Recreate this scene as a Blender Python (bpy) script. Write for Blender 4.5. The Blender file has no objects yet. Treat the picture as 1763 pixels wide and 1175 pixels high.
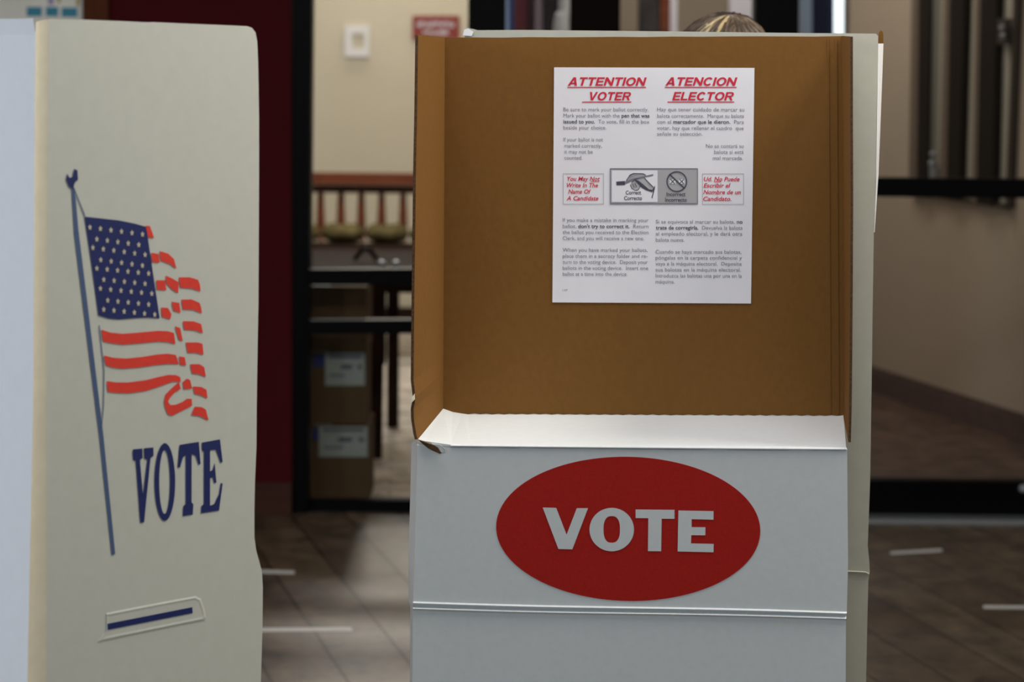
import bpy, bmesh, math, random
from mathutils import Vector, Matrix
random.seed(7)
C = bpy.context.scene.collection
SC = bpy.context.scene

# ------------------------------------------------------------------ camera
W, H, F = 1763.0, 1175.0, 3800.0
PITCH = math.atan(457.5 / F)
ROLL = math.radians(0.6)
CAM = Vector((0.0, 0.0, 1.5))
ROT = (Matrix.Rotation(math.pi / 2 - PITCH, 3, 'X') @ Matrix.Rotation(ROLL, 3, 'Z'))
cd = bpy.data.cameras.new('camera')
cd.sensor_width = 36.0
cd.lens = F / W * 36.0
cd.clip_start = 0.05
cd.dof.use_dof = True
cd.dof.focus_distance = 3.22
cd.dof.aperture_fstop = 5.0
cam = bpy.data.objects.new('camera', cd)
cam.matrix_world = Matrix.Translation(CAM) @ ROT.to_4x4()
C.objects.link(cam)
SC.camera = cam

# ------------------------------------------------------------------ world, exposure, lights
SC.view_settings.view_transform = 'Standard'
SC.view_settings.look = 'None'
SC.view_settings.gamma = 1.0
SC.view_settings.use_curve_mapping = False
SC.view_settings.exposure = 0.0
w = bpy.data.worlds.new('world')
SC.world = w
w.use_nodes = True
w.node_tree.nodes['Background'].inputs[0].default_value = (0.62, 0.66, 0.72, 1)
w.node_tree.nodes['Background'].inputs[1].default_value = 0.08


def area(name, loc, aim, sx, sy, power, col):
    l = bpy.data.lights.new(name, 'AREA')
    l.shape = 'RECTANGLE'
    l.size, l.size_y = sx, sy
    l.energy = power
    l.color = col
    o = bpy.data.objects.new(name, l)
    o.location = loc
    d = Vector(aim) - Vector(loc)
    o.rotation_euler = d.to_track_quat('-Z', 'Y').to_euler()
    C.objects.link(o)
    return o


area('ceiling_light_booth', (0.12, 2.75, 2.95), (0.2, 3.1, 0), 1.4, 0.9, 33, (1.0, 0.95, 0.92))
area('ceiling_light_right', (1.25, 3.02, 2.95), (0.1, 3.2, 1.2), 0.7, 0.7, 60, (1.0, 0.93, 0.80))
area('ceiling_light_left', (-1.6, 3.6, 2.95), (-1.6, 3.8, 0), 0.9, 0.9, 9, (1.0, 0.92, 0.82))
area('side_fill_right', (3.6, 1.75, 1.7), (0.0, 3.2, 1.2), 1.2, 1.4, 14, (1.0, 0.95, 0.84))  # added fill from the right to brighten the left wing, no window there
area('daylight_window_rear', (-1.4, -2.6, 1.7), (-0.2, 3.2, 1.0), 3.6, 2.0, 55, (0.72, 0.87, 1.0))
area('daylight_window_left', (-3.9, 1.9, 1.7), (-0.6, 2.9, 1.1), 1.6, 1.4, 80, (0.82, 0.90, 1.0))
area('far_room_ceiling_light', (-0.62, 11.4, 2.55), (-0.20, 6.5, 0), 0.22, 0.22, 2.5, (1.0, 0.88, 0.74)).data.spread = math.radians(60)
area('far_wall_fill', (-0.75, 12.75, 2.92), (-0.75, 12.9, 0), 1.6, 0.2, 17, (1.0, 0.93, 0.82))  # added wash that brightens the upper part of the cream wall
area('far_room_daylight', (-0.9, 10.9, 2.9), (-0.5, 10.9, 0.0), 0.9, 0.9, 58, (1.0, 0.98, 0.97))
area('corridor_light', (1.25, 9.6, 2.9), (1.2, 9.7, 0), 0.5, 0.5, 10, (1.0, 0.92, 0.84))
area('corridor_end_fill', (0.85, 10.3, 2.9), (0.7, 11.3, 1.7), 0.4, 0.4, 7, (1.0, 0.95, 0.92))  # unseen fill added to lift the panels at the corridor end
area('entry_fill', (0.75, 8.1, 2.9), (0.2, 8.9, 1.6), 0.4, 0.4, 10, (1.0, 0.93, 0.86))  # unseen fill added so the draped cloth is not left dark


# ------------------------------------------------------------------ pixel / plane helpers (used to measure real positions)
def ray(px, py):
    return ROT @ Vector(((px - W / 2) / F, -(py - H / 2) / F, -1.0))


def atY(px, py, Y):
    d = ray(px, py)
    return CAM + d * ((Y - CAM.y) / d.y)


def onfloor(px, py, z=0.0):
    d = ray(px, py)
    return CAM + d * ((z - CAM.z) / d.z)


class Plane:
    """vertical plane through two points"""
    def __init__(s, a, b):
        s.a = a.copy()
        t = Vector((b.x - a.x, b.y - a.y, 0)).normalized()
        s.t = t
        s.n = Vector((t.y, -t.x, 0))
        if (CAM - a).dot(s.n) < 0:
            s.n = -s.n

    def hit(s, px, py, off=0.0):
        d = ray(px, py)
        k = (s.a + s.n * off - CAM).dot(s.n) / d.dot(s.n)
        return CAM + d * k

    def down(s, px, py, z=0.0):
        p = s.hit(px, py)
        return Vector((p.x, p.y, z))


# ------------------------------------------------------------------ object helpers
def root_loc(p):
    v = Vector((0, 0, 0))
    while p is not None:
        v += p.location
        p = p.parent
    return v


def empty(name, loc, label=None, cat=None, group=None):
    o = bpy.data.objects.new(name, None)
    o.location = loc
    o.empty_display_size = 0.1
    C.objects.link(o)
    tag(o, label, cat, group)
    return o


def tag(o, label=None, cat=None, group=None, kind=None):
    if label: o['label'] = label
    if cat: o['category'] = cat
    if group: o['group'] = group
    if kind: o['kind'] = kind
    return o


class MB:
    def __init__(s):
        s.v, s.f, s.m = [], [], []

    def poly(s, pts, mi=0):
        b = len(s.v)
        s.v += [Vector(p) for p in pts]
        s.f.append(list(range(b, b + len(pts))))
        s.m.append(mi)

    def slab(s, pts, thick, mf=0, mb=None, me=None):
        mb = mf if mb is None else mb
        me = mf if me is None else me
        n = len(pts)
        b = len(s.v)
        s.v += [Vector(p) for p in pts] + [Vector(p) + thick for p in pts]
        s.f.append(list(range(b, b + n))); s.m.append(mf)
        s.f.append(list(range(b + 2 * n - 1, b + n - 1, -1))); s.m.append(mb)
        for i in range(n):
            j = (i + 1) % n
            s.f.append([b + i, b + n + i, b + n + j, b + j]); s.m.append(me)
        return s

    def box(s, a, b, mi=0):
        x0, y0, z0 = [min(a[i], b[i]) for i in range(3)]
        x1, y1, z1 = [max(a[i], b[i]) for i in range(3)]
        return s.slab([(x0, y0, z0), (x1, y0, z0), (x1, y0, z1), (x0, y0, z1)], Vector((0, y1 - y0, 0)), mi)

    def grid(s, rows, mi=0, mats=None, close=False):
        b = len(s.v)
        nc = len(rows[0])
        for r in rows: s.v += [Vector(p) for p in r]
        for i in range(len(rows) - 1):
            for j in range(nc if close else nc - 1):
                k = (j + 1) % nc
                s.f.append([b + i * nc + j, b + i * nc + k, b + (i + 1) * nc + k, b + (i + 1) * nc + j])
                s.m.append(mats[j] if mats else mi)
        return s

    def tube(s, pts, rad, n=8, mi=0, cap=True):
        pts = [Vector(p) for p in pts]
        rad = rad if isinstance(rad, (list, tuple)) else [rad] * len(pts)
        rows = []
        up = Vector((0.31, 0.17, 0.93))
        for i, p in enumerate(pts):
            t = (pts[min(i + 1, len(pts) - 1)] - pts[max(i - 1, 0)]).normalized()
            if abs(t.dot(up)) > 0.97: up = Vector((1, 0, 0))
            a = t.cross(up).normalized(); c = t.cross(a)
            rows.append([p + (a * math.cos(2 * math.pi * k / n) + c * math.sin(2 * math.pi * k / n)) * rad[i] for k in range(n)])
        s.grid(rows, mi, close=True)
        if cap:
            s.poly(rows[0], mi); s.poly(rows[-1][::-1], mi)
        return s

    def ball(s, c, r, mi=0, nu=14, nv=10):
        c = Vector(c)
        r = Vector(r) if hasattr(r, '__len__') else Vector((r, r, r))
        rows = []
        for i in range(nv + 1):
            th = math.pi * i / nv
            rows.append([c + Vector((r.x * math.sin(th) * math.cos(2 * math.pi * k / nu), r.y * math.sin(th) * math.sin(2 * math.pi * k / nu), r.z * math.cos(th))) for k in range(nu)])
        return s.grid(rows, mi, close=True)

    def build(s, name, mats, parent=None, smooth=False, merge=False):
        mats = mats if isinstance(mats, (list, tuple)) else [mats]
        off = root_loc(parent)
        me = bpy.data.meshes.new(name)
        me.from_pydata([tuple(v - off) for v in s.v], [], s.f)
        for m in mats: me.materials.append(m)
        me.polygons.foreach_set('material_index', s.m)
        if merge or smooth:
            bm = bmesh.new(); bm.from_mesh(me)
            bmesh.ops.remove_doubles(bm, verts=bm.verts, dist=1e-5)
            bm.to_mesh(me); bm.free()
        if smooth: me.polygons.foreach_set('use_smooth', [True] * len(me.polygons))
        me.update()
        o = bpy.data.objects.new(name, me)
        C.objects.link(o)
        if parent: o.parent = parent
        return o


# ------------------------------------------------------------------ materials
def lin(c):
    return tuple((x / 255 / 12.92 if x / 255 <= 0.04045 else ((x / 255 + 0.055) / 1.055) ** 2.4) for x in c)


def mat(name, col, rough=0.6, spec=0.3, var=0.0, scale=40.0, bump=0.0, metal=0.0, stretch=(1, 1, 1), emit=None, estr=0.0):
    m = bpy.data.materials.new(name)
    m.use_nodes = True
    nt = m.node_tree
    b = nt.nodes['Principled BSDF']
    b.inputs['Base Color'].default_value = (*col, 1)
    b.inputs['Roughness'].default_value = rough
    b.inputs['Specular IOR Level'].default_value = spec
    b.inputs['Metallic'].default_value = metal
    if emit:
        b.inputs['Emission Color'].default_value = (*emit, 1)
        b.inputs['Emission Strength'].default_value = estr
    if var or bump:
        tc = nt.nodes.new('ShaderNodeTexCoord')
        mp = nt.nodes.new('ShaderNodeMapping')
        mp.inputs['Scale'].default_value = stretch
        nz = nt.nodes.new('ShaderNodeTexNoise')
        nz.inputs['Scale'].default_value = scale
        nz.inputs['Detail'].default_value = 5
        nt.links.new(tc.outputs['Object'], mp.inputs[0])
        nt.links.new(mp.outputs[0], nz.inputs['Vector'])
        if var:
            rp = nt.nodes.new('ShaderNodeValToRGB')
            rp.color_ramp.elements[0].position = 0.3
            rp.color_ramp.elements[1].position = 0.7
            rp.color_ramp.elements[0].color = (*[c * (1 - var) for c in col], 1)
            rp.color_ramp.elements[1].color = (*[min(1, c * (1 + var)) for c in col], 1)
            nt.links.new(nz.outputs['Fac'], rp.inputs[0])
            nt.links.new(rp.outputs[0], b.inputs['Base Color'])
        if bump:
            bp = nt.nodes.new('ShaderNodeBump')
            bp.inputs['Strength'].default_value = bump
            bp.inputs['Distance'].default_value = 0.004
            nt.links.new(nz.outputs['Fac'], bp.inputs['Height'])
            nt.links.new(bp.outputs[0], b.inputs['Normal'])
    return m


def plank_mat(name, c1, c2, grout, dirv, v0, roww, length, rough):
    m = bpy.data.materials.new(name)
    m.use_nodes = True
    nt = m.node_tree; L = nt.links.new
    b = nt.nodes['Principled BSDF']
    tc = nt.nodes.new('ShaderNodeTexCoord')
    d = Vector(dirv).normalized()
    n = Vector((-d.y, d.x, 0))

    def dot(v, add):
        k = nt.nodes.new('ShaderNodeVectorMath'); k.operation = 'DOT_PRODUCT'
        k.inputs[1].default_value = v
        L(tc.outputs['Object'], k.inputs[0])
        a = nt.nodes.new('ShaderNodeMath'); a.operation = 'ADD'; a.inputs[1].default_value = add
        L(k.outputs['Value'], a.inputs[0])
        return a
    cx = nt.nodes.new('ShaderNodeCombineXYZ')
    L(dot(d, 20.0).outputs[0], cx.inputs[0]); L(dot(n, v0).outputs[0], cx.inputs[1])
    br = nt.nodes.new('ShaderNodeTexBrick')
    br.inputs['Scale'].default_value = 1.0
    br.inputs['Brick Width'].default_value = length
    br.inputs['Row Height'].default_value = roww
    br.inputs['Mortar Size'].default_value = 0.005
    br.inputs['Mortar Smooth'].default_value = 0.3
    br.inputs['Bias'].default_value = 0.0
    br.offset = 0.37
    br.inputs['Color1'].default_value = (*c1, 1)
    br.inputs['Color2'].default_value = (*c2, 1)
    br.inputs['Mortar'].default_value = (*grout, 1)
    L(cx.outputs[0], br.inputs['Vector'])
    # wood figure running along each plank, with weathered blotches
    mp = nt.nodes.new('ShaderNodeMapping'); mp.inputs['Scale'].default_value = (3.2, 3.6, 1)
    L(cx.outputs[0], mp.inputs[0])
    nz = nt.nodes.new('ShaderNodeTexNoise'); nz.inputs['Scale'].default_value = 2.6; nz.inputs['Detail'].default_value = 7
    nz.inputs['Roughness'].default_value = 0.65
    L(mp.outputs[0], nz.inputs['Vector'])
    rp = nt.nodes.new('ShaderNodeValToRGB')
    rp.color_ramp.elements[0].position = 0.3; rp.color_ramp.elements[0].color = (0.26, 0.24, 0.22, 1)
    rp.color_ramp.elements[1].position = 0.72; rp.color_ramp.elements[1].color = (1.6, 1.52, 1.42, 1)
    L(nz.outputs['Fac'], rp.inputs[0])
    mx = nt.nodes.new('ShaderNodeMix'); mx.data_type = 'RGBA'; mx.blend_type = 'MULTIPLY'
    mx.inputs['Factor'].default_value = 1.0
    L(br.outputs['Color'], mx.inputs['A']); L(rp.outputs[0], mx.inputs['B'])
    L(mx.outputs['Result'], b.inputs['Base Color'])
    b.inputs['Roughness'].default_value = rough
    b.inputs['Specular IOR Level'].default_value = 0.4
    bp = nt.nodes.new('ShaderNodeBump'); bp.inputs['Strength'].default_value = 0.35; bp.inputs['Distance'].default_value = 0.003
    iv = nt.nodes.new('ShaderNodeMath'); iv.operation = 'SUBTRACT'; iv.inputs[0].default_value = 1.0
    L(br.outputs['Fac'], iv.inputs[1]); L(iv.outputs[0], bp.inputs['Height'])
    L(bp.outputs[0], b.inputs['Normal'])
    return m


def glass_mat(name, refl=0.06):
    m = bpy.data.materials.new(name)
    m.use_nodes = True
    nt = m.node_tree; nt.nodes.clear(); L = nt.links.new
    out = nt.nodes.new('ShaderNodeOutputMaterial')
    t = nt.nodes.new('ShaderNodeBsdfTransparent'); t.inputs[0].default_value = (0.96, 0.97, 0.96, 1)
    g = nt.nodes.new('ShaderNodeBsdfGlossy'); g.inputs['Roughness'].default_value = 0.02
    fr = nt.nodes.new('ShaderNodeFresnel'); fr.inputs[0].default_value = 1.10
    mx = nt.nodes.new('ShaderNodeMixShader')
    L(fr.outputs[0], mx.inputs[0]); L(t.outputs[0], mx.inputs[1]); L(g.outputs[0], mx.inputs[2])
    L(mx.outputs[0], out.inputs[0])
    return m


M = {}
M['white'] = mat('white_board', (0.66, 0.70, 0.72), 0.55, 0.35, 0.02, 90, 0.05)
M['rearboard'] = mat('grey_cream_board', (0.42, 0.415, 0.36), 0.6, 0.3, 0.03, 60, 0.05)
M['cream'] = mat('cream_board', (0.50, 0.515, 0.47), 0.6, 0.3, 0.02, 60, 0.05)
M['whitecool'] = mat('bright_white_board', (0.72, 0.73, 0.76), 0.6, 0.3, 0.015, 60)
M['kraft'] = mat('brown_kraft_board', (0.178, 0.086, 0.024), 0.85, 0.05, 0.05, 120, 0.05, stretch=(1, 1, 0.7))
M['kraftedge'] = mat('corrugated_edge', (0.10, 0.055, 0.03), 0.9, 0.1, 0.35, 300)
M['foldtan'] = mat('scored_fold_paper', (0.62, 0.58, 0.46), 0.7, 0.2, 0.04, 50)
M['paper'] = mat('notice_paper', (0.80, 0.80, 0.86), 0.6, 0.3, 0.01, 30)
M['red'] = mat('red_print', (0.42, 0.014, 0.009), 0.6, 0.15, 0.10, 260)
M['redtext'] = mat('red_ink', (0.62, 0.03, 0.06), 0.6, 0.2)
M['ink'] = mat('grey_ink', (0.20, 0.20, 0.25), 0.6, 0.2)
M['inkbold'] = mat('black_ink', (0.07, 0.07, 0.10), 0.6, 0.2)
M['inkgrey'] = mat('pale_grey_ink', (0.40, 0.40, 0.42), 0.6, 0.2)
M['handgrey'] = mat('hand_drawing_grey', (0.58, 0.58, 0.61), 0.6, 0.2)
M['navy'] = mat('navy_print', (0.012, 0.02, 0.11), 0.5, 0.3, 0.08, 120)
M['poleblue'] = mat('flagpole_print', (0.06, 0.10, 0.21), 0.5, 0.3)
M['flagred'] = mat('flag_red_print', (0.66, 0.045, 0.03), 0.5, 0.3, 0.06, 120)
M['starpale'] = mat('star_print', (0.50, 0.46, 0.36), 0.6, 0.2)
M['black'] = mat('black_metal_frame', (0.002, 0.002, 0.003), 0.45, 0.06)
M['blackwood'] = mat('dark_brown_post', (0.006, 0.0025, 0.002), 0.6, 0.05)
M['maroon'] = mat('maroon_wall', (0.060, 0.006, 0.009), 0.8, 0.04, 0.06, 20)
M['orangewood'] = mat('orange_brown_wood', (0.085, 0.022, 0.006), 0.6, 0.1, 0.15, 12, stretch=(6, 6, 0.6))
M['basewood'] = mat('baseboard_wood', (0.055, 0.022, 0.014), 0.6, 0.1, 0.15, 14, stretch=(0.6, 0.6, 6))
M['creamwall'] = mat('cream_wall', (0.56, 0.50, 0.39), 0.8, 0.2, 0.02, 8)
M['beigewall'] = mat('beige_wall', (0.50, 0.41, 0.32), 0.8, 0.2, 0.02, 10)
M['ceil'] = mat('ceiling_paint', (0.75, 0.74, 0.70), 0.9, 0.1)
M['roomwall'] = mat('room_wall_paint', (0.42, 0.37, 0.31), 0.85, 0.15)
M['redwood'] = mat('reddish_wood', (0.16, 0.045, 0.02), 0.5, 0.2, 0.25, 10, stretch=(1, 1, 5))
M['darkwood'] = mat('dark_table_wood', (0.022, 0.011, 0.008), 0.7, 0.02, 0.2, 10)
M['olive'] = mat('olive_fabric', (0.11, 0.085, 0.035), 0.9, 0.1, 0.45, 14)
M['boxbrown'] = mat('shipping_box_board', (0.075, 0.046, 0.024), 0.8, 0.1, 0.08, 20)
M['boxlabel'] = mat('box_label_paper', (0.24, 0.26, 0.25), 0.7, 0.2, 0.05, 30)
M['signred'] = mat('sign_red', (0.22, 0.03, 0.02), 0.5, 0.3)
M['signwhite'] = mat('sign_lettering', (0.72, 0.70, 0.78), 0.5, 0.3)
M['teal'] = mat('teal_print', (0.03, 0.24, 0.36), 0.5, 0.3)
M['palewhite'] = mat('pale_white_surface', (0.70, 0.68, 0.69), 0.5, 0.3)  # white for the reflection ring and the slim post
M['alu'] = mat('aluminium', (0.40, 0.43, 0.47), 0.35, 0.5, metal=0.6)
M['mullion'] = mat('dark_bronze_frame', (0.055, 0.042, 0.034), 0.5, 0.3)
M['greypane'] = mat('grey_blind', (0.42, 0.38, 0.31), 0.7, 0.2)
M['tape'] = mat('white_floor_tape', (0.72, 0.72, 0.72), 0.5, 0.3)
M['skin'] = mat('skin', (0.60, 0.38, 0.28), 0.55, 0.35, 0.03, 30)
M['hairdark'] = mat('brown_hair', (0.042, 0.028, 0.021), 0.45, 0.5, 0.4, 60)
M['hairmid'] = mat('light_brown_hair', (0.10, 0.07, 0.045), 0.45, 0.5, 0.3, 60)
M['hairblond'] = mat('blonde_hair', (0.33, 0.26, 0.14), 0.4, 0.5, 0.2, 60)
M['jumper'] = mat('dark_knit', (0.05, 0.055, 0.075), 0.9, 0.1, 0.2, 200)
M['jeans'] = mat('denim', (0.04, 0.055, 0.10), 0.9, 0.1, 0.2, 200)
M['eye'] = mat('eye', (0.75, 0.75, 0.75), 0.2, 0.5)
M['iris'] = mat('iris', (0.05, 0.03, 0.02), 0.2, 0.5)
M['lips'] = mat('lips', (0.45, 0.16, 0.14), 0.5, 0.3)
M['glass'] = glass_mat('door_glass')
PD = Vector((-0.262, 1.0, 0))
pa = onfloor(590, 1000)
pn = Vector((-PD.normalized().y, PD.normalized().x, 0))
V0 = 0.185 * 100 - pa.dot(pn)
M['floor'] = plank_mat('wood_look_tile', (0.080, 0.055, 0.036), (0.130, 0.098, 0.068), (0.022, 0.013, 0.007), PD, V0, 0.185, 1.2, 0.45)
M['floorglare'] = plank_mat('glare_pale_wood_floor', (0.50, 0.45, 0.40), (0.60, 0.55, 0.50), (0.30, 0.26, 0.22), (1, 0.05, 0), 3.0, 0.12, 1.2, 0.4)  # window glare on the far floor is put into this pale wood colour
M['floordark'] = plank_mat('dark_wood_floor', (0.10, 0.064, 0.052), (0.13, 0.085, 0.07), (0.06, 0.04, 0.03), (1, 0.05, 0), 3.0, 0.19, 1.2, 0.5)

DOORY = 7.5
CEIL = 3.0


def struct(o):
    return tag(o, kind='structure')


def px_box(mb, x0, y0, x1, y1, Y, depth, mi=0, xb=None):
    """box whose front face spans these measured corners on the plane Y; xb = lower x pair"""
    xa, xc = (x0, x1) if xb is None else xb
    mb.slab([atY(xa, y1, Y), atY(xc, y1, Y), atY(x1, y0, Y), atY(x0, y0, Y)], Vector((0, depth, 0)), mi)
    return mb


def post(mb, x0t, x1t, x0b, x1b, yb, Y, depth, ztop, mi=0):
    """upright from the floor to ztop; x measured at the top of the frame (y=0) and at pixel row yb"""
    def line(xt, xb_):
        a, b = atY(xt, 0, Y), atY(xb_, yb, Y)
        k = (b.x - a.x) / (b.z - a.z)
        return a.x + k * (0 - a.z), a.x + k * (ztop - a.z)
    l0, l1 = line(x0t, x0b); r0, r1 = line(x1t, x1b)
    mb.slab([(l0, Y, 0), (r0, Y, 0), (r1, Y, ztop), (l1, Y, ztop)], Vector((0, depth, 0)), mi)


# ------------------------------------------------------------------ the setting
XP = 0.31      # partition between the two far rooms
struct(MB().box((-4, -3, -0.05), (4, DOORY + 0.02, 0)).build('floor', M['floor']))
struct(MB().box((-4, DOORY + 0.02, -0.05), (XP, 13.2, 0)).build('floor_far_room', M['floorglare']))
struct(MB().box((XP, DOORY + 0.02, -0.05), (4, 13.2, 0)).build('floor_corridor', M['floordark']))
struct(MB().box((-4, -3, CEIL), (4, 13.2, CEIL + 0.05)).build('ceiling', M['ceil']))
struct(MB().box((-4.1, -3, 0), (-4, 13.2, CEIL)).build('wall_left', M['roomwall']))
struct(MB().box((4, -3, 0), (4.1, 13.2, CEIL)).build('wall_right', M['roomwall']))
struct(MB().box((-4, -3.1, 0), (4, -3, CEIL)).build('wall_rear', M['roomwall']))
# maroon wall to the left of the glass door, its baseboard, the wooden post and cream wall at far left
xm0 = atY(188, 20, DOORY - 0.06).x
xm1 = atY(502, 400, DOORY - 0.06).x
struct(MB().box((xm0, DOORY - 0.06, 0), (xm1, DOORY + 0.10, CEIL)).build('wall_back_maroon', M['maroon']))
xo0 = atY(143, 15, DOORY - 0.08).x
struct(MB().box((xo0, DOORY - 0.08, 0), (xm0, DOORY + 0.10, CEIL)).build('trim_1', M['orangewood']))
struct(MB().box((-4, DOORY - 0.03, 0), (xo0, DOORY + 0.10, CEIL)).build('wall_back_left', M['creamwall']))
zb = atY(470, 832, DOORY - 0.08).z
bb = MB().box((xm0, DOORY - 0.085, 0), (xm1, DOORY - 0.06, zb - 0.02))
bb.box((xm0, DOORY - 0.075, zb - 0.02), (xm1, DOORY - 0.06, zb))
struct(bb.build('baseboard_back', M['basewood']))
# header wall above the glass doors
struct(MB().box((xm1, DOORY - 0.03, 2.35), (4, DOORY + 0.08, CEIL)).build('wall_back_header', M['maroon']))

# glass door on the left
ZT = 2.35
mb = MB()
post(mb, 505, 537, 496, 529, 880, DOORY - 0.05, 0.10, ZT)
post(mb, 806, 871, 800, 862, 880, DOORY - 0.05, 0.10, ZT)
px_box(mb, 500, 862, 870, 884, DOORY - 0.02, 0.045)
mb.box((xm1, DOORY - 0.05, 2.28), (atY(871, 0, DOORY).x, DOORY + 0.05, ZT))
door1 = struct(mb.build('door_1', M['black']))
for (ya, yb_) in ((463, 490), (551, 575)):
    q = MB()
    a, b = atY(532, ya + 1, DOORY - 0.07), atY(810, ya - 1, DOORY - 0.07)
    hgt = (yb_ - ya) / F * DOORY
    q.slab([(a.x, a.y, a.z - hgt), (b.x, b.y, b.z - hgt), b, a], Vector((0, 0.045, 0)))
    q.build('push_bar', M['black'], door1)
q = MB()
xa, xc = atY(530, 880, DOORY).x, atY(804, 880, DOORY).x
q.box((xa, DOORY, 0.05), (xc, DOORY + 0.008, 2.3))
q.build('glass_pane', M['glass'], door1)

# dark brown post and fixed pane to its left
mb = MB()
post(mb, 982, 1068, 976, 1062, 880, DOORY - 0.05, 0.10, ZT)
struct(mb.build('trim_2', M['blackwood']))
w2 = MB().box((atY(871, 0, DOORY).x, DOORY, 0), (atY(982, 0, DOORY).x, DOORY + 0.008, ZT))
struct(w2.build('window_2', M['glass']))
w3 = MB().box((atY(1068, 0, DOORY).x, DOORY, 0), (atY(1300, 0, DOORY).x, DOORY + 0.008, ZT))
struct(w3.build('window_3', M['glass']))

# glass door on the right
mb = MB()
post(mb, 1300, 1376, 1290, 1364, 880, DOORY - 0.05, 0.10, ZT)
xe = 2.45
za, zc = atY(1640, 306, DOORY).z, atY(1640, 339, DOORY).z
x0 = atY(1370, 320, DOORY).x
mb.box((x0, DOORY - 0.05, zc), (xe, DOORY + 0.0, za))
za, zc = atY(1640, 826, DOORY).z, 0.012
mb.box((x0, DOORY - 0.03, zc), (xe, DOORY + 0.03, za))
mb.box((xe, DOORY - 0.05, 0), (xe + 0.1, DOORY + 0.05, ZT))
mb.box((atY(1300, 0, DOORY).x, DOORY - 0.05, 2.28), (xe + .1, DOORY + 0.05, ZT))
door2 = struct(mb.build('door_2', M['black']))
MB().box((x0, DOORY - 0.12, 0), (xe, DOORY + 0.06, 0.014)).build('threshold', M['alu'], door2)
MB().box((x0, DOORY + 0.004, 0.02), (xe, DOORY + 0.012, 2.3)).build('glass_pane', M['glass'], door2)
p = atY(1761, 842, DOORY - 0.04)
MB().ball(p, (0.014, 0.012, 0.014)).build('bolt', M['alu'], door2)
struct(MB().box((xe + 0.1, DOORY - 0.03, 0), (4, DOORY + 0.08, 2.35)).build('wall_back_right', M['roomwall']))

# far room behind the left door
FARY = 13.0
struct(MB().box((-4, FARY, 0), (XP, FARY + 0.1, CEIL)).build('wall_far', M['creamwall']))
struct(MB().box((-4, FARY - 0.02, 0), (XP, FARY, 0.13)).build('baseboard_far', M['darkwood']))
struct(MB().box((XP, 9.4, 0), (XP + 0.06, FARY, CEIL)).build('wall_partition', M['creamwall']))

# corridor behind the right door: angled beige wall, back wall
RA, RB = Vector((1.643, 10.97, 0)), Vector((2.53, 7.60, 0))
RP = Plane(RA, RB)
back = Vector((0.10, 0.03, 0))
mb = MB().slab([RA, RB, RB + Vector((0, 0, CEIL)), RA + Vector((0, 0, CEIL))], back)
struct(mb.build('wall_corridor', M['beigewall']))
o_ = RP.n * 0.018
mb = MB().slab([RA + o_, RB + o_, RB + o_ + Vector((0, 0, 0.10)), RA + o_ + Vector((0, 0, 0.10))], -o_)
mb.slab([RA + o_ * .6 + Vector((0, 0, .10)), RB + o_ * .6 + Vector((0, 0, .10)), RB + o_ * .6 + Vector((0, 0, 0.122)), RA + o_ * .6 + Vector((0, 0, 0.122))], -o_ * .6)
struct(mb.build('baseboard_corridor', mat('dark_baseboard', (0.13, 0.085, 0.075), .4, .4, .1, 12)))
struct(MB().box((XP + .06, 12.0, 0), (1.9, 12.1, CEIL)).build('wall_corridor_end', M['beigewall']))

# inner window in the corridor wall
def rp(x, y, off=0.0): return RP.hit(x, y, off)
mb = MB()
th = -RP.n * 0.03
mb.slab([rp(1584, 336, .03), rp(1737, 360, .03), rp(1737, 353, .03), rp(1584, 330, .03)], th)
mb.slab([rp(1730, 360, .03), rp(1737, 360, .03), rp(1752, -30, .03), rp(1745, -30, .03)], th)
win1 = struct(mb.build('window_1', M['mullion']))
mb = MB()
mb.slab([rp(1572, 335, .008), rp(1731, 356, .008), rp(1746, -30, .008), rp(1584, -30, .008)], -RP.n * .007)
mb.build('pane', M['greypane'], win1)
M['bronzemid'] = mat('brown_frame_face', (0.17, 0.13, 0.10), 0.6, 0.2)
M['bronzedark'] = mat('dark_frame_groove', (0.022, 0.017, 0.014), 0.6, 0.1)
M['greyglass'] = mat('grey_green_panel', (0.17, 0.165, 0.14), 0.6, 0.2)
for (xa, xb_, xc, xd, yb_, md, of_) in ((1564, 1580, 1570, 1584, 336, 'bronzemid', .035), (1578, 1596, 1582, 1602, 337, 'bronzedark', .045), (1595, 1613, 1601, 1620, 339, 'greyglass', .03),
                                   (1616, 1631, 1626, 1637, 341, 'bronzemid', .035), (1629, 1650, 1635, 1661, 343, 'bronzedark', .045),
                                   (1673, 1683, 1680, 1690, 350, 'bronzemid', .035), (1681, 1708, 1688, 1716, 352, 'bronzedark', .045)):
    mb = MB().slab([rp(xa, yb_, of_), rp(xb_, yb_, of_), rp(xd, -30, of_), rp(xc, -30, of_)], -RP.n * (of_ - .008))
    mb.build('mullion', M[md], win1)
mb = MB().slab([rp(1612, 340, .03), rp(1616, 340, .03), rp(1625, -30, .03), rp(1621, -30, .03)], -RP.n * .02)
mb.build('track', M['greypane'], win1)
mb = MB().ball(rp(1606, 266, .06), .013).ball(rp(1604, 282, .06), .014)
mb.slab([rp(1600, 306, .05), rp(1610, 306, .05), rp(1611, 286, .05), rp(1600, 286, .05)], -RP.n * .01)
mb.build('latch', M['alu'], win1)
mb = MB().slab([rp(1716, 76, .05), rp(1732, 76, .05), rp(1734, 32, .05), rp(1717, 32, .05)], -RP.n * .02)
h = mb.build('hinge', M['mullion'], win1)
mb = MB().ball(rp(1725, 48, .06), .012).ball(rp(1727, 62, .06), .012)
mb.build('hinge_pin', M['alu'], h)

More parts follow.
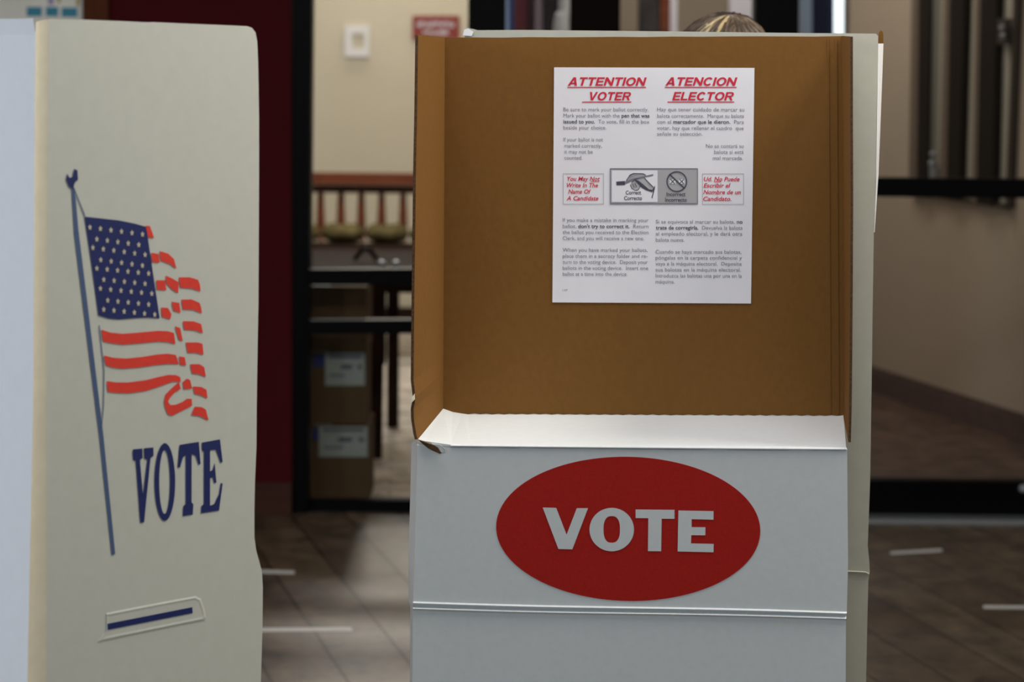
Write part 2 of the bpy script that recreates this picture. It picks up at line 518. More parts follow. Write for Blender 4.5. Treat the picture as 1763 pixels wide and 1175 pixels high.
# openings and panels at the end of the corridor, seen above the booths
mb = MB(); px_box(mb, 1377, -60, 1398, 700, 11.6, .03, 0); px_box(mb, 1398, -60, 1440, 700, 11.6, .03, 1)
w4 = mb.build('window_4', [mat('pale_blue_frame', (0.30, 0.38, 0.50), .5), mat('navy_frame', (0.004, 0.008, 0.03), .5)])
struct(w4)
mb = MB(); px_box(mb, 1437, -60, 1452, 700, 11.58, .03, 0)
mb.build('pane', mat('daylit_pane', (0.8, 0.85, 0.9), .5, emit=(0.85, 0.93, 1.0), estr=1.6), w4)
mb = MB(); px_box(mb, 1099, -60, 1137, 700, 11.0, .04, 0); px_box(mb, 1137, -60, 1154, 700, 10.98, .06, 1)
d3 = mb.build('door_3', [mat('smoky_panel', (0.035, 0.03, 0.032), .6, var=.6, scale=14), M['redwood']])
struct(d3)
mb = MB(); px_box(mb, 1256, -60, 1330, 700, 11.2, .04, 0)
struct(mb.build('door_4', mat('white_painted_door', (0.74, 0.72, 0.80), .6)))
mb = MB(); px_box(mb, 1154, -60, 1166, 700, 11.0, .04, 0)
struct(mb.build('trim_3', mat('white_painted_trim', (0.74, 0.72, 0.80), .6)))
mb = MB(); px_box(mb, 860, -60, 996, 700, 9.4, .04, 0)
struct(mb.build('trim_4', M['blackwood']))

# ------------------------------------------------------------------ things in the far rooms
# red sign with two white lines
mb = MB(); px_box(mb, 710, 27, 791, 69, FARY - .015, .015)
sg = tag(mb.build('wall_sign', M['signred']), 'small dark red sign with two white lines on the cream far wall', 'sign')
def glyph_row(xs0, xs1, yc, hgt, n, Y, seed):
    rnd = random.Random(seed)
    m_ = MB()
    step = (xs1 - xs0) / n
    for i in range(n):
        xx = xs0 + step * i
        k = rnd.randint(0, 2)
        wd = step * .8
        if k != 1: m_.poly([atY(xx, yc + hgt / 2, Y), atY(xx + wd * .35, yc + hgt / 2, Y), atY(xx + wd * .35, yc - hgt / 2, Y), atY(xx, yc - hgt / 2, Y)])
        if k != 2: m_.poly([atY(xx + wd * .65, yc + hgt / 2, Y), atY(xx + wd, yc + hgt / 2, Y), atY(xx + wd, yc - hgt / 2, Y), atY(xx + wd * .65, yc - hgt / 2, Y)])
        yy = yc + rnd.choice((-1, 0, 1)) * hgt * .3
        m_.poly([atY(xx, yy + hgt * .2, Y), atY(xx + wd, yy + hgt * .2, Y), atY(xx + wd, yy - hgt * .2, Y), atY(xx, yy - hgt * .2, Y)])
    return m_
glyph_row(719, 783, 42, 9, 10, FARY - .017, 3).build('lettering', M['signwhite'], sg)
glyph_row(729, 772, 56, 8, 7, FARY - .017, 5).build('lettering', M['signwhite'], sg)
# white ring on cream wall: a reflection in the glass, built as geometry
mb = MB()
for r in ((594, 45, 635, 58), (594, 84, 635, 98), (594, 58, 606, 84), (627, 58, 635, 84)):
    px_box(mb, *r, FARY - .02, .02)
pl = tag(mb.build('reflection_ring', M['palewhite']), 'square white ring standing in for a glass reflection, left of the red sign', 'reflection')
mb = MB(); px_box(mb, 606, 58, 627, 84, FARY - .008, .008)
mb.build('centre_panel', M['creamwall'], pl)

# spindle-backed bench
BY = 12.0
bench = empty('bench', (atY(620, 400, BY).x, BY, 0), 'reddish wooden bench with spindle back against the cream wall behind the glass door', 'bench')
def bz(y): return atY(620, y, BY).z
bx0, bx1 = atY(470, 300, BY).x, atY(790, 300, BY).x
mb = MB(); mb.box((bx0, BY, bz(318)), (bx1, BY + .05, bz(298))); mb.build('top_rail', M['redwood'], bench)
mb = MB(); mb.box((bx0, BY + .01, bz(333)), (bx1, BY + .04, bz(319))); mb.build('lower_rail', M['darkwood'], bench)
for x in (480, 516, 552, 587, 622, 657, 694, 730, 766):
    c = atY(x, 360, BY + .02)
    mb = MB().tube([(c.x, c.y, bz(416)), (c.x, c.y, bz(390)), (c.x, c.y, bz(360)), (c.x, c.y, bz(332))], [.018, .026, .022, .017], 10)
    mb.build('spindle', M['redwood'], bench, smooth=True)
mb = MB(); mb.box((bx0, BY - .45, bz(432)), (bx1, BY + .05, bz(418))); mb.build('seat', M['darkwood'], bench)
for xx in (bx0 + .05, bx1 - .05):
    for yy in (BY - .40, BY):
        MB().box((xx - .025, yy - .025, 0), (xx + .025, yy + .025, bz(430))).build('leg', M['darkwood'], bench)
# olive cushions on its seat
xs = [bx0 + .03 + i * (bx1 - bx0 - .06) / 4 for i in range(5)]
lab = ['lumpy olive cushion on the bench, farthest left, half behind the black door post', 'lumpy olive cushion second from left on the bench',
       'lumpy olive cushion third from left on the bench', 'lumpy olive cushion at the right end of the bench, behind the brown booth']
for i in range(4):
    cx_ = (xs[i] + xs[i + 1]) / 2
    rnd = random.Random(i)
    m_ = MB(); rows = []
    for a in range(9):
        th_ = math.pi * a / 8
        rows.append([Vector((cx_ + math.copysign(abs(math.sin(th_) * math.cos(ph)) ** .6, math.cos(ph)) * (xs[1] - xs[0]) * .5,
                             BY - .08 + math.sin(th_) * math.sin(ph) * .07,
                             bz(418) + .055 + .05 * math.cos(th_) + (.012 * math.sin(7 * ph + i) if 0 < a < 5 else 0))) for ph in [2 * math.pi * k / 16 for k in range(16)]])
    m_.grid(rows, close=True)
    tag(m_.build('cushion', M['olive'], smooth=True), lab[i], 'cushion', 'cushions on the bench')

# dark table with objects
TY0, TY1 = 8.5, 9.4
table = empty('table', (-0.5, 9.0, 0), 'dark wooden table just behind the left glass door, above the boxes', 'table')
tz = atY(640, 462, TY0).z
tx0, tx1 = -1.15, atY(715, 460, TY0).x + .12
MB().box((tx0, TY0, tz - .03), (tx1, TY1, tz)).build('tabletop', M['darkwood'], table)
MB().box((tx0 + .05, TY0 + .05, tz - .10), (tx1 - .05, TY0 + .07, tz - .03)).build('apron', M['darkwood'], table)
lx0, lx1 = atY(638, 700, TY0 + .04).x, atY(661, 700, TY0 + .04).x
mb = MB().slab([(lx0, TY0 + .04, 0), (lx1 - .008, TY0 + .04, 0), (lx1, TY0 + .04, tz - .03), (lx0, TY0 + .04, tz - .03)], Vector((0, .05, 0)))
mb.box((lx0 - .015, TY0 + .035, atY(640, 630, TY0).z), (lx1 + .004, TY0 + .095, tz - .03))
mb.build('leg', M['darkwood'], table)
for (x, y) in ((tx0 + .08, TY0 + .06), (tx0 + .08, TY1 - .06), (tx1 - .25, TY1 - .06)):
    MB().box((x - .025, y - .025, 0), (x + .025, y + .025, tz - .03)).build('leg', M['darkwood'], table)
c = atY(630, 445, TY0 + .25)
mb = MB()
mb.tube([(c.x - .045 + .09 * t, c.y, tz + .010 + .045 * math.sin(math.pi * t)) for t in [i / 10 for i in range(11)]], .010, 10)
tag(mb.build('black_handle', M['black'], smooth=True), 'curved glossy black handle lying on the dark table', 'handle')
for i, x in enumerate((657, 682)):
    c = atY(x, 455, TY0 + .06)
    mb = MB().ball((c.x, c.y, tz + .013), (.017, .017, .013))
    tag(mb.build('glass_bead', M['alu'], smooth=True), ['left one of two small shiny knobs on the table edge', 'right one of two small shiny knobs on the table edge'][i], 'knob', 'shiny knobs on the table')

# three shipping boxes stacked behind the left door
SY = DOORY + .14
sz = [0, atY(600, 731, SY).z, atY(600, 606, SY).z, atY(600, 492, SY).z]
xr = (635, 629, 631)
xl = (478, 470, 474)
bl = ['bottom brown shipping box with white label, on the floor behind the glass door', 'middle brown shipping box with white label behind the glass door',
      'top plain brown box of the stack behind the glass door, between the black bars']
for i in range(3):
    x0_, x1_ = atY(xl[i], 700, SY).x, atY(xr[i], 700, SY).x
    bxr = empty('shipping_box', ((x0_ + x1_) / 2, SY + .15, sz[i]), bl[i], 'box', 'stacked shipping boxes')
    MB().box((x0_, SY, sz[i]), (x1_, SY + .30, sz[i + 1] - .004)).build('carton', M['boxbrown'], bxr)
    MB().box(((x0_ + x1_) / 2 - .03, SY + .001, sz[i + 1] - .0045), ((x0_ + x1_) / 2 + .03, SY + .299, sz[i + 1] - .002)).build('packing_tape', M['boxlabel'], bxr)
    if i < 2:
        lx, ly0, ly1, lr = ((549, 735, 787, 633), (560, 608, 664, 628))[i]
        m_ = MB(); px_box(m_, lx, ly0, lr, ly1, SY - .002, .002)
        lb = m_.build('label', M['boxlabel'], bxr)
        m_ = MB()
        for (xa, ya, xb_, yb_) in ((.08, .06, .92, .16), (.4, .36, .68, .5), (.82, .36, .92, .5), (.1, .66, .5, .72)):
            Xa, Xb = lx + (lr - lx) * xa, lx + (lr - lx) * xb_
            Ya, Yb = ly0 + (ly1 - ly0) * ya, ly0 + (ly1 - ly0) * yb_
            m_.poly([atY(Xa, Yb, SY - .003), atY(Xb, Yb, SY - .003), atY(Xb, Ya, SY - .003), atY(Xa, Ya, SY - .003)])
        m_.build('print', M['inkbold'], lb)
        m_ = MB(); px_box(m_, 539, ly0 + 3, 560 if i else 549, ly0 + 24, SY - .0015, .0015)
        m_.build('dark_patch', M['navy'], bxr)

# draped cloth between the black posts
DY = 8.9
cols = [(868, 'a'), (872, 'a'), (878, 'a'), (881, 'a'), (884, 'b'), (889, 'c'), (896, 'd'), (905, 'd'), (914, 'e'), (923, 'f'), (929, 'f'), (935, 'g'), (946, 'g'), (952, 'g')]
pal = {'a': (0.55, 0.70, 0.95), 'b': (0.12, 0.25, 0.75), 'c': (0.10, 0.09, 0.2), 'd': (0.13, 0.016, 0.022), 'e': (0.05, 0.012, 0.015), 'f': (0.26, 0.19, 0.22), 'g': (0.018, 0.006, 0.006)}
keys = list(pal)
dm = [mat('drape_' + k, pal[k], .8, .1) for k in keys]
z0d, z1d = atY(900, 420, DY).z, 2.05
rows = []
for k in range(13):
    t = k / 12
    z = z0d + (z1d - z0d) * t
    rows.append([Vector((atY(x, 30, DY).x + .012 * math.sin(2.0 * t + i * .6) - .015 * t, DY + .028 * math.sin(i * 1.9) + .01 * t, z)) for i, (x, _) in enumerate(cols)])
dr = empty('draped_cloth', (atY(910, 30, DY).x, DY, 0), 'draped blue, white and maroon cloth hanging between the black posts above the booth', 'cloth')
MB().grid(rows, mats=[keys.index(c_[1]) for c_ in cols]).build('cloth', dm, dr, smooth=True)
px_ = atY(946, 30, DY + .06).x
MB().tube([(px_, DY + .07, 0), (px_, DY + .07, 2.1)], .014, 10).build('pole', M['darkwood'], dr)
MB().tube([(px_, DY + .07, 2.06), (rows[-1][0].x, DY + .04, 2.05)], .01, 8).build('cross_bar', M['darkwood'], dr)
MB().tube([(px_, DY + .07, 0), (px_, DY + .07, .03), (px_, DY + .07, .05)], [.15, .14, .03], 20).build('base', M['darkwood'], dr)
mb = MB()
c = atY(969, 20, 8.45)
rr = 10 / F * 8.45
zc_ = atY(969, 28, 8.45).z
mb.tube([(c.x, c.y, 0), (c.x, c.y, .05)], .13, 18)
mb.tube([(c.x - .006, c.y, .05), (c.x - .006, c.y, zc_ - .03), (c.x - .003, c.y, zc_), (c.x + .005, c.y, zc_ + .02), (c.x + .005, c.y, 2.1)], [rr * 1.35, rr * 1.35, rr * 1.25, rr, rr], 18)
tag(mb.build('white_post', M['palewhite']), 'slim white post with a wider lower part beside the maroon cloth', 'post')

# poster with three teal blocks at far left
PY = DOORY - .05
mb = MB(); px_box(mb, -60, -70, 142, 300, PY, .008)
po = tag(mb.build('poster', mat('poster_paper', (0.80, 0.79, 0.73), .7, var=.05, scale=6)), 'white poster with three teal blocks on the wall above the left booth', 'poster')
for r in ((46, 12, 72, 28), (79, 12, 100, 28), (106, 13, 133, 29)):
    m_ = MB(); px_box(m_, *r, PY - .002, .002); m_.build('teal_block', M['teal'], po)
for r, cc in (((83, -12, 92, 8), (0.35, 0.28, 0.5)), ((99, -12, 104, 5), (0.45, 0.36, 0.1)), ((131, -12, 137, 10), (0.5, 0.38, 0.15))):
    m_ = MB(); px_box(m_, *r, PY - .002, .002); m_.build('coloured_mark', mat('poster_mark', cc, .7), po)

# tape strips on the floor
tl = ['short white tape strip on the floor just right of the left booth, farther one', 'longer white tape strip on the floor right of the left booth, nearer one',
      'white tape strip on the dark floor near the right glass door', 'white tape strip at the right edge, nearer than the other one on that side']
for i, ((xa, ya), (xb_, yb_), h_) in enumerate((((430, 982), (507, 984), 4.5), ((425, 1083), (606, 1082), 5), ((1533, 951), (1622, 946), 4), ((1693, 1043.5), (1790, 1044.5), 4.5))):
    pts = [onfloor(xa, ya + h_), onfloor(xb_, yb_ + h_), onfloor(xb_, yb_), onfloor(xa, ya)]
    tag(MB().slab(pts, Vector((0, 0, .0015))).build('floor_tape', M['tape']), tl[i], 'tape', 'white tape strips on the floor')

# ------------------------------------------------------------------ middle booth
FP = Plane(atY(714, 768, 3.10), atY(1462, 768, 3.05))
BP = Plane(atY(764, 400, 3.36), atY(1452, 400, 3.305))
T = 0.004
mc = (FP.down(714, 1100) + FP.down(1460, 1100)) / 2
booth = empty('voting_booth', (mc.x, mc.y + .13, 0), 'open brown cardboard voting booth with red VOTE oval on its white front', 'voting booth')
tb = -BP.n * T
# back panel
top = [BP.hit(765 + (1452 - 765) * i / 14, 65 - 2.5 * i / 14 + random.uniform(-.6, .6)) for i in range(15)]
bot = [BP.hit(1452, 722), BP.hit(761, 714)]
bp_ = MB().slab(bot + top, tb, 0, 1, 2).build('back_panel', [M['kraft'], M['white'], M['kraftedge']], booth)
mb = MB()
for xx, wd in ((1428, 2.0), (1441, 3.0)):
    mb = MB()
    mb.slab([BP.hit(xx + 1, 712, .0015), BP.hit(xx + 1 + wd, 712, .0015), BP.hit(xx - 3 + wd, 66, .0015), BP.hit(xx - 3, 66, .0015)], tb * .3)
    mb.build('fold_crease', M['kraft'], bp_)
# wings
lf = [(720, 60), (719, 130), (718, 200), (716, 300), (715, 400), (713.5, 500), (712.5, 600), (712, 655), (714, 672), (715.5, 684), (714, 694), (712, 704), (712.5, 722), (715, 738), (716.5, 748), (719, 757)]
def wing(front, top_b, bot_b, dx):
    n_ = len(front)
    ys = [(p_.z - front[-1].z) / (front[0].z - front[-1].z) for p_ in front]
    bk__ = [bot_b + (top_b - bot_b) * t_ for t_ in ys]
    cols_ = [[f_ + (b__ - f_) * (j / 6) for j in range(7)] for f_, b__ in zip(front, bk__)]
    e_ = Vector((dx, 0, 0))
    m_ = MB().grid(cols_, 0)
    m_.grid([[q + e_ for q in r] for r in cols_], 1)
    m_.grid([front, [q + e_ for q in front]], 2)
    m_.grid([cols_[0], [q + e_ for q in cols_[0]]], 2)
    return m_.build('side_wing', [M['kraft'], M['white'], M['kraftedge']], booth)
wing([FP.hit(x, y) for x, y in lf], BP.hit(766, 64), BP.hit(763, 708), -T)
rf = [(1464, 63), (1464, 200), (1464.5, 330), (1464, 460), (1463, 600), (1462, 700), (1460.5, 762)]
wing([FP.hit(x, y) for x, y in rf], BP.hit(1449, 62), BP.hit(1452, 718), T * .9)
# shelf: folded left corner, perforated back edge
mb = MB()
ft = [(720, 756.5), (732, 760), (744, 764.5), (792, 767)]
bk = [(796, 712.5), (780, 710), (770, 706), (763, 704)]
mb.slab([FP.hit(*q) for q in ft[:3]] + [FP.hit(776, 766.3)] + [BP.hit(796, 712.5)] + [BP.hit(*q) for q in bk[1:]], Vector((0, 0, -T)), 0, 0, 1)
n = 64
back_e = []
for i in range(n + 1):
    x = 796 + (1452 - 796) * i / n
    back_e.append(BP.hit(x, 713 + 3.2 * i / n + (0.9 if i % 2 else -0.9) * (.5 + random.random() * .6), .001))
fr_e = [FP.hit(776 + (1457 - 776) * i / 20, 766.3 + (772.5 - 766.3) * (i / 20) ** .8) for i in range(21)]
mb.slab(fr_e + back_e[::-1], Vector((0, 0, -T)), 0, 0, 1)
sh = mb.build('shelf', [M['white'], M['white']], booth)
mb = MB().tube([p_ + Vector((0, -.0005, -.0012)) for p_ in fr_e], .0016, 6)
mb.build('shelf_lip', M['white'], sh, smooth=True)

# front panel with scored crease; rows are (left px, right px, y-left, y-right, offset)
rows = []
def frow(xl_, xr_, yl, yr, off):
    return [FP.hit(xl_ + (xr_ - xl_) * i / 24, yl + (yr - yl) * i / 24 + (1.2 * math.sin(i * .26)), off) for i in range(25)]
prof = [(718, 1458, 764, 771.5, -.002), (718, 1458.5, 767, 774.5, 0.0), (717, 1459, 820, 826, 0.0), (714, 1460, 960, 972, 0), (711.5, 1458, 1036, 1054, 0),
        (711, 1457.5, 1039, 1057, .0025), (711, 1457.5, 1041, 1059, .0), (711, 1457, 1043.5, 1061, -.003), (711, 1457, 1046, 1063.5, .0005), (711, 1457, 1048.5, 1066, .003), (711, 1456.5, 1052, 1069, 0), (710, 1456, 1180, 1188, 0)]
for r in prof: rows.append(frow(*r))
rows.append([Vector((q.x, q.y, 0)) for q in rows[-1]])
rows = rows[::-1]
mb = MB().grid(rows)
fpn = mb.build('front_panel', M['white'], booth)
so = fpn.modifiers.new('board', 'SOLIDIFY'); so.thickness = T; so.offset = -1
# outer strip folded back at its left edge
mb = MB()
le = [(708.5, 762), (706, 860), (703.5, 960), (703.5, 1035), (706, 1044), (706.5, 1052), (706, 1100), (705.5, 1180)]
ri = [(717.5, 757), (716.5, 860), (713.5, 960), (711.5, 1035), (711, 1044), (711, 1052), (710.5, 1100), (709.5, 1180)]
L_ = [FP.hit(*q, -.014) for q in le]; R_ = [FP.hit(*q, 0) for q in ri]
L_.append(Vector((L_[-1].x, L_[-1].y, 0))); R_.append(Vector((R_[-1].x, R_[-1].y, 0)))
mb.grid([L_, R_])
o = mb.build('side_flap', M['whitecool'], booth)
# red oval print
def fh(x, y, off): return FP.hit(830 + x / 3.526, 770 + y / 3.526, off)
mb = MB()
cx_, cy_ = 887, 498
pts = []
for k in range(120):
    a = 2 * math.pi * k / 120
    x, y = 802 * math.cos(a), 438 * math.sin(a)
    pts.append(fh(cx_ + x - .0 * y, cy_ + y + .016 * x, .0006))
mb.slab(pts, -FP.n * .0004)
oval = mb.build('vote_oval', M['red'], fpn)
mb = MB()
V_ = [(368, 368), (450, 370), (513, 533), (575, 372), (643, 372), (548, 622), (463, 620)]
T_ = [(932, 380), (1168, 382), (1168, 437), (1090, 436), (1087, 634), (1007, 633), (1009, 433), (932, 432)]
E_ = [(1192, 386), (1405, 390), (1405, 442), (1272, 439), (1272, 487), (1356, 488), (1355, 537), (1270, 536), (1268, 586), (1406, 589), (1405, 640), (1187, 635)]
for pl_ in (V_, T_, E_): mb.poly([fh(x, y, .0012) for x, y in pl_])
def sup(c, rx, ry, n_, e):
    r = []
    for k in range(n_):
        a = 2 * math.pi * k / n_
        r.append((c[0] + rx * math.copysign(abs(math.cos(a)) ** e, math.cos(a)), c[1] + ry * math.copysign(abs(math.sin(a)) ** e, math.sin(a))))
    return r
mb.grid([[fh(x, y, .0012) for x, y in sup((787, 502), 135, 132, 48, 1.0)], [fh(x, y, .0012) for x, y in sup((787, 501), 50, 81, 48, .8)]], close=True)
mb.build('lettering', M['white'], oval)
# torn corner and torn flap
mb = MB()
mb.poly([FP.hit(x, y, .001) for x, y in ((719, 757), (729, 766), (738, 773), (748, 778), (757, 782), (763, 780), (757, 772), (748, 766), (738, 761))], 0)
mb.slab([FP.hit(721, 757.5, .004), FP.hit(734, 761, .009), FP.hit(742, 764, .01), FP.hit(748, 767, .008), FP.hit(736, 764, .003)], Vector((0, .002, 0)), 2)
mb.slab([FP.hit(743, 764, .004), FP.hit(758, 766.5, .010), FP.hit(766, 773, .012), FP.hit(767, 779, .011), FP.hit(763, 782, .009), FP.hit(759, 779, .010), FP.hit(754, 771, .008)], Vector((0, .002, 0)), 1)
mb.build('torn_corner', [M['kraftedge'], M['white'], M['foldtan']], booth)
mb = MB().slab([FP.hit(714, 678, .003), FP.hit(709, 685, .008), FP.hit(703.5, 693, .010), FP.hit(708, 694.5, .008), FP.hit(714.5, 688, .003)], Vector((0, .002, 0)))
mb.build('torn_flap', M['foldtan'], booth)
# lower sides down to the floor
a = FP.down(712, 1100); b = FP.down(1456, 1100)
c = BP.down(763, 700); d = BP.down(1452, 700)
zs = FP.hit(1000, 768).z
for p0, p1, dx in ((a, c, .006), (b, d, -.006)):
    mb = MB().slab([p0 + Vector((dx, .006, 0)), p1 + Vector((dx, -.002, 0)), p1 + Vector((dx, -.002, zs - .012)), p0 + Vector((dx, .006, zs - .012))], Vector((T if dx > 0 else -T, 0, 0)), 0, 1, 2)
    mb.build('lower_side', [M['white'], M['kraft'], M['kraftedge']], booth)
mb = MB().slab([c + Vector((0.002, 0, 0)), d + Vector((-.002, 0, 0)), d + Vector((-.002, 0, zs - .012)), c + Vector((.002, 0, zs - .012))], tb, 1, 0, 2)
mb.build('lower_back', [M['white'], M['kraft'], M['kraftedge']], booth)

# ------------------------------------------------------------------ rear booth, back to back with the middle one
QP = Plane(atY(800, 400, 3.385), atY(1507, 400, 3.33))
qc = (QP.down(800, 1100) + QP.down(1500, 1100)) / 2
rb = empty('voting_booth', (qc.x, qc.y + .15, 0), 'plain white voting booth standing back to back behind the brown open one', 'voting booth')
out = [(800, 50), (806, 48.5), (815, 50), (822, 52), (900, 51.5), (1000, 52.5), (1150, 54), (1300, 56), (1400, 57), (1470, 57.5), (1508, 58), (1512, 62),
       (1511, 120), (1509.5, 200), (1508, 300), (1504.5, 400), (1502.5, 520), (1501, 640), (1499.5, 740), (1498, 830), (1495.5, 900), (1494, 940), (1496.5, 965), (1497.5, 985), (1495, 1000), (1493.5, 1060), (1491, 1178)]
pts = [QP.hit(x, y) for x, y in out]
pts += [QP.down(1490, 1178), QP.down(806, 1178)]
rpn = MB().slab(pts, -QP.n * T, 0, 1, 2).build('back_panel', [M['rearboard'], M['kraft'], M['kraftedge']], rb)
# raised score line and fold edge
mb = MB().tube([QP.hit(1400, 983, .001), QP.hit(1470, 985, .001), QP.hit(1490, 986, .002), QP.hit(1496, 989, .001)], .0016, 6)
mb.build('score_line', M['rearboard'], rpn)
# bent edge strip with brown tip
fl = [(1512, 75), (1521, 75), (1519.5, 120), (1516.5, 200), (1512.5, 300), (1506, 400), (1505, 400), (1508.5, 300)]
offs = [0, -.012, -.012, -.011, -.009, -.004, 0, 0]
mb = MB().poly([QP.hit(x, y, o_) for (x, y), o_ in zip(fl, offs)])
mb = MB(); mb.poly([QP.hit(x, y, o_) for (x, y), o_ in zip(fl, offs)])
mb.build('bent_edge', M['whitecool'], rb)
mb = MB().slab([QP.hit(x, y, -.016) for x, y in ((1511, 78), (1521, 76), (1520.5, 56), (1517, 52), (1513.5, 56))], -QP.n * .003)
mb.build('torn_tip', M['kraft'], rb)
mb = MB().slab([QP.hit(x, y, .003) for x, y in ((797, 61), (812, 62), (815, 55), (806, 49), (799, 51))], -QP.n * .002)
mb.build('corner_fold', M['whitecool'], rb)
# its far side: wings, shelf, front
e0, e1 = QP.down(806, 700), QP.down(1490, 700)
zq = QP.hit(1000, 55).z - .01
bk_ = -QP.n
for p0, sx in ((e0, .01), (e1, -.01)):
    mb = MB().slab([p0 + QP.t * sx + bk_ * .006, p0 + QP.t * sx * 2 + bk_ * .30, p0 + QP.t * sx * 2 + bk_ * .30 + Vector((0, 0, zq)), p0 + QP.t * sx + bk_ * .006 + Vector((0, 0, zq))], QP.t * (T if sx > 0 else -T), 1, 0, 2)
    mb.build('side_wing', [M['kraft'], M['rearboard'], M['kraftedge']], rb)
s0, s1 = e0 + QP.t * .03, e1 - QP.t * .03
mb = MB().slab([s0 + bk_ * .008 + Vector((0, 0, zs)), s1 + bk_ * .008 + Vector((0, 0, zs)), s1 + bk_ * .29 + Vector((0, 0, zs)), s0 + bk_ * .29 + Vector((0, 0, zs))], Vector((0, 0, -T)), 0, 0, 1)
mb.build('shelf', [M['white'], M['kraftedge']], rb)
mb = MB().slab([s0 + bk_ * .285, s1 + bk_ * .285, s1 + bk_ * .285 + Vector((0, 0, zs - .006)), s0 + bk_ * .285 + Vector((0, 0, zs - .006))], bk_ * T, 0)
mb.build('front_panel', M['white'], rb)

# ------------------------------------------------------------------ notice sheet
def mixpt(x, y, off): return BP.hit(x, y, off)
nt_ = empty('notice_sheet', mixpt(1122, 522, .002), 'white bilingual voter notice with red headings stuck to the brown booth back', 'notice')
mb = MB().slab([mixpt(951, 521, .0012), mixpt(1293, 523, .0012), mixpt(1299, 117, .0012), mixpt(954, 116, .0012)], -BP.n * .0006)
sheet = mb.build('paper', M['paper'], nt_)


def text_geo(s, bold=False, shear=0.0):
    cu = bpy.data.curves.new('tmp_text', 'FONT')
    cu.body = s
    cu.size = 1.0
    cu.offset = 0.017 if bold else 0.0
    cu.shear = shear
    cu.resolution_u = 3
    cu.fill_mode = 'FRONT'
    ob = bpy.data.objects.new('tmp_text', cu)
    C.objects.link(ob)
    dg = bpy.context.evaluated_depsgraph_get()
    ev = ob.evaluated_get(dg)
    me = ev.to_mesh()
    v = [Vector((a.co.x, a.co.y, 0)) for a in me.vertices]
    f = [list(p_.vertices) for p_ in me.polygons]
    ev.to_mesh_clear()
    bpy.data.objects.remove(ob)
    bpy.data.curves.remove(cu)
    return v, f


def advance(s, bold):
    v, f = text_geo(s + '.', bold); v2, _ = text_geo('.', bold)
    return max(a.x for a in v) - max(a.x for a in v2) if v else 0


def put_line(mb, segs, x0, x1, yb, cap, fn, slope=0.0, shear=0.0, mis=(0, 1)):
    """segs [(text,bold)]; baseline yb and span x0..x1 in sheet coordinates; cap height cap"""
    out, cur, lo, hi = [], 0.0, None, None
    for s, b in segs:
        v, f = text_geo(s, b, shear)
        out.append((cur, v, f, b))
        xs_ = [cur + a.x for a in v]
        lo = min(xs_) if lo is None else min(lo, min(xs_)); hi = max(xs_) if hi is None else max(hi, max(xs_))
        cur += advance(s, b)
    kx = (x1 - x0) / (hi - lo)
    ky = cap / 0.73
    for c0, v, f, b in out:
        base = len(mb.v)
        for a in v:
            X = x0 + (c0 + a.x - lo) * kx
            mb.v.append(fn(X, yb - a.y * ky + slope * (X - x0)))
        for q in f:
            mb.f.append([base + i for i in q]); mb.m.append(mis[1] if b else mis[0])


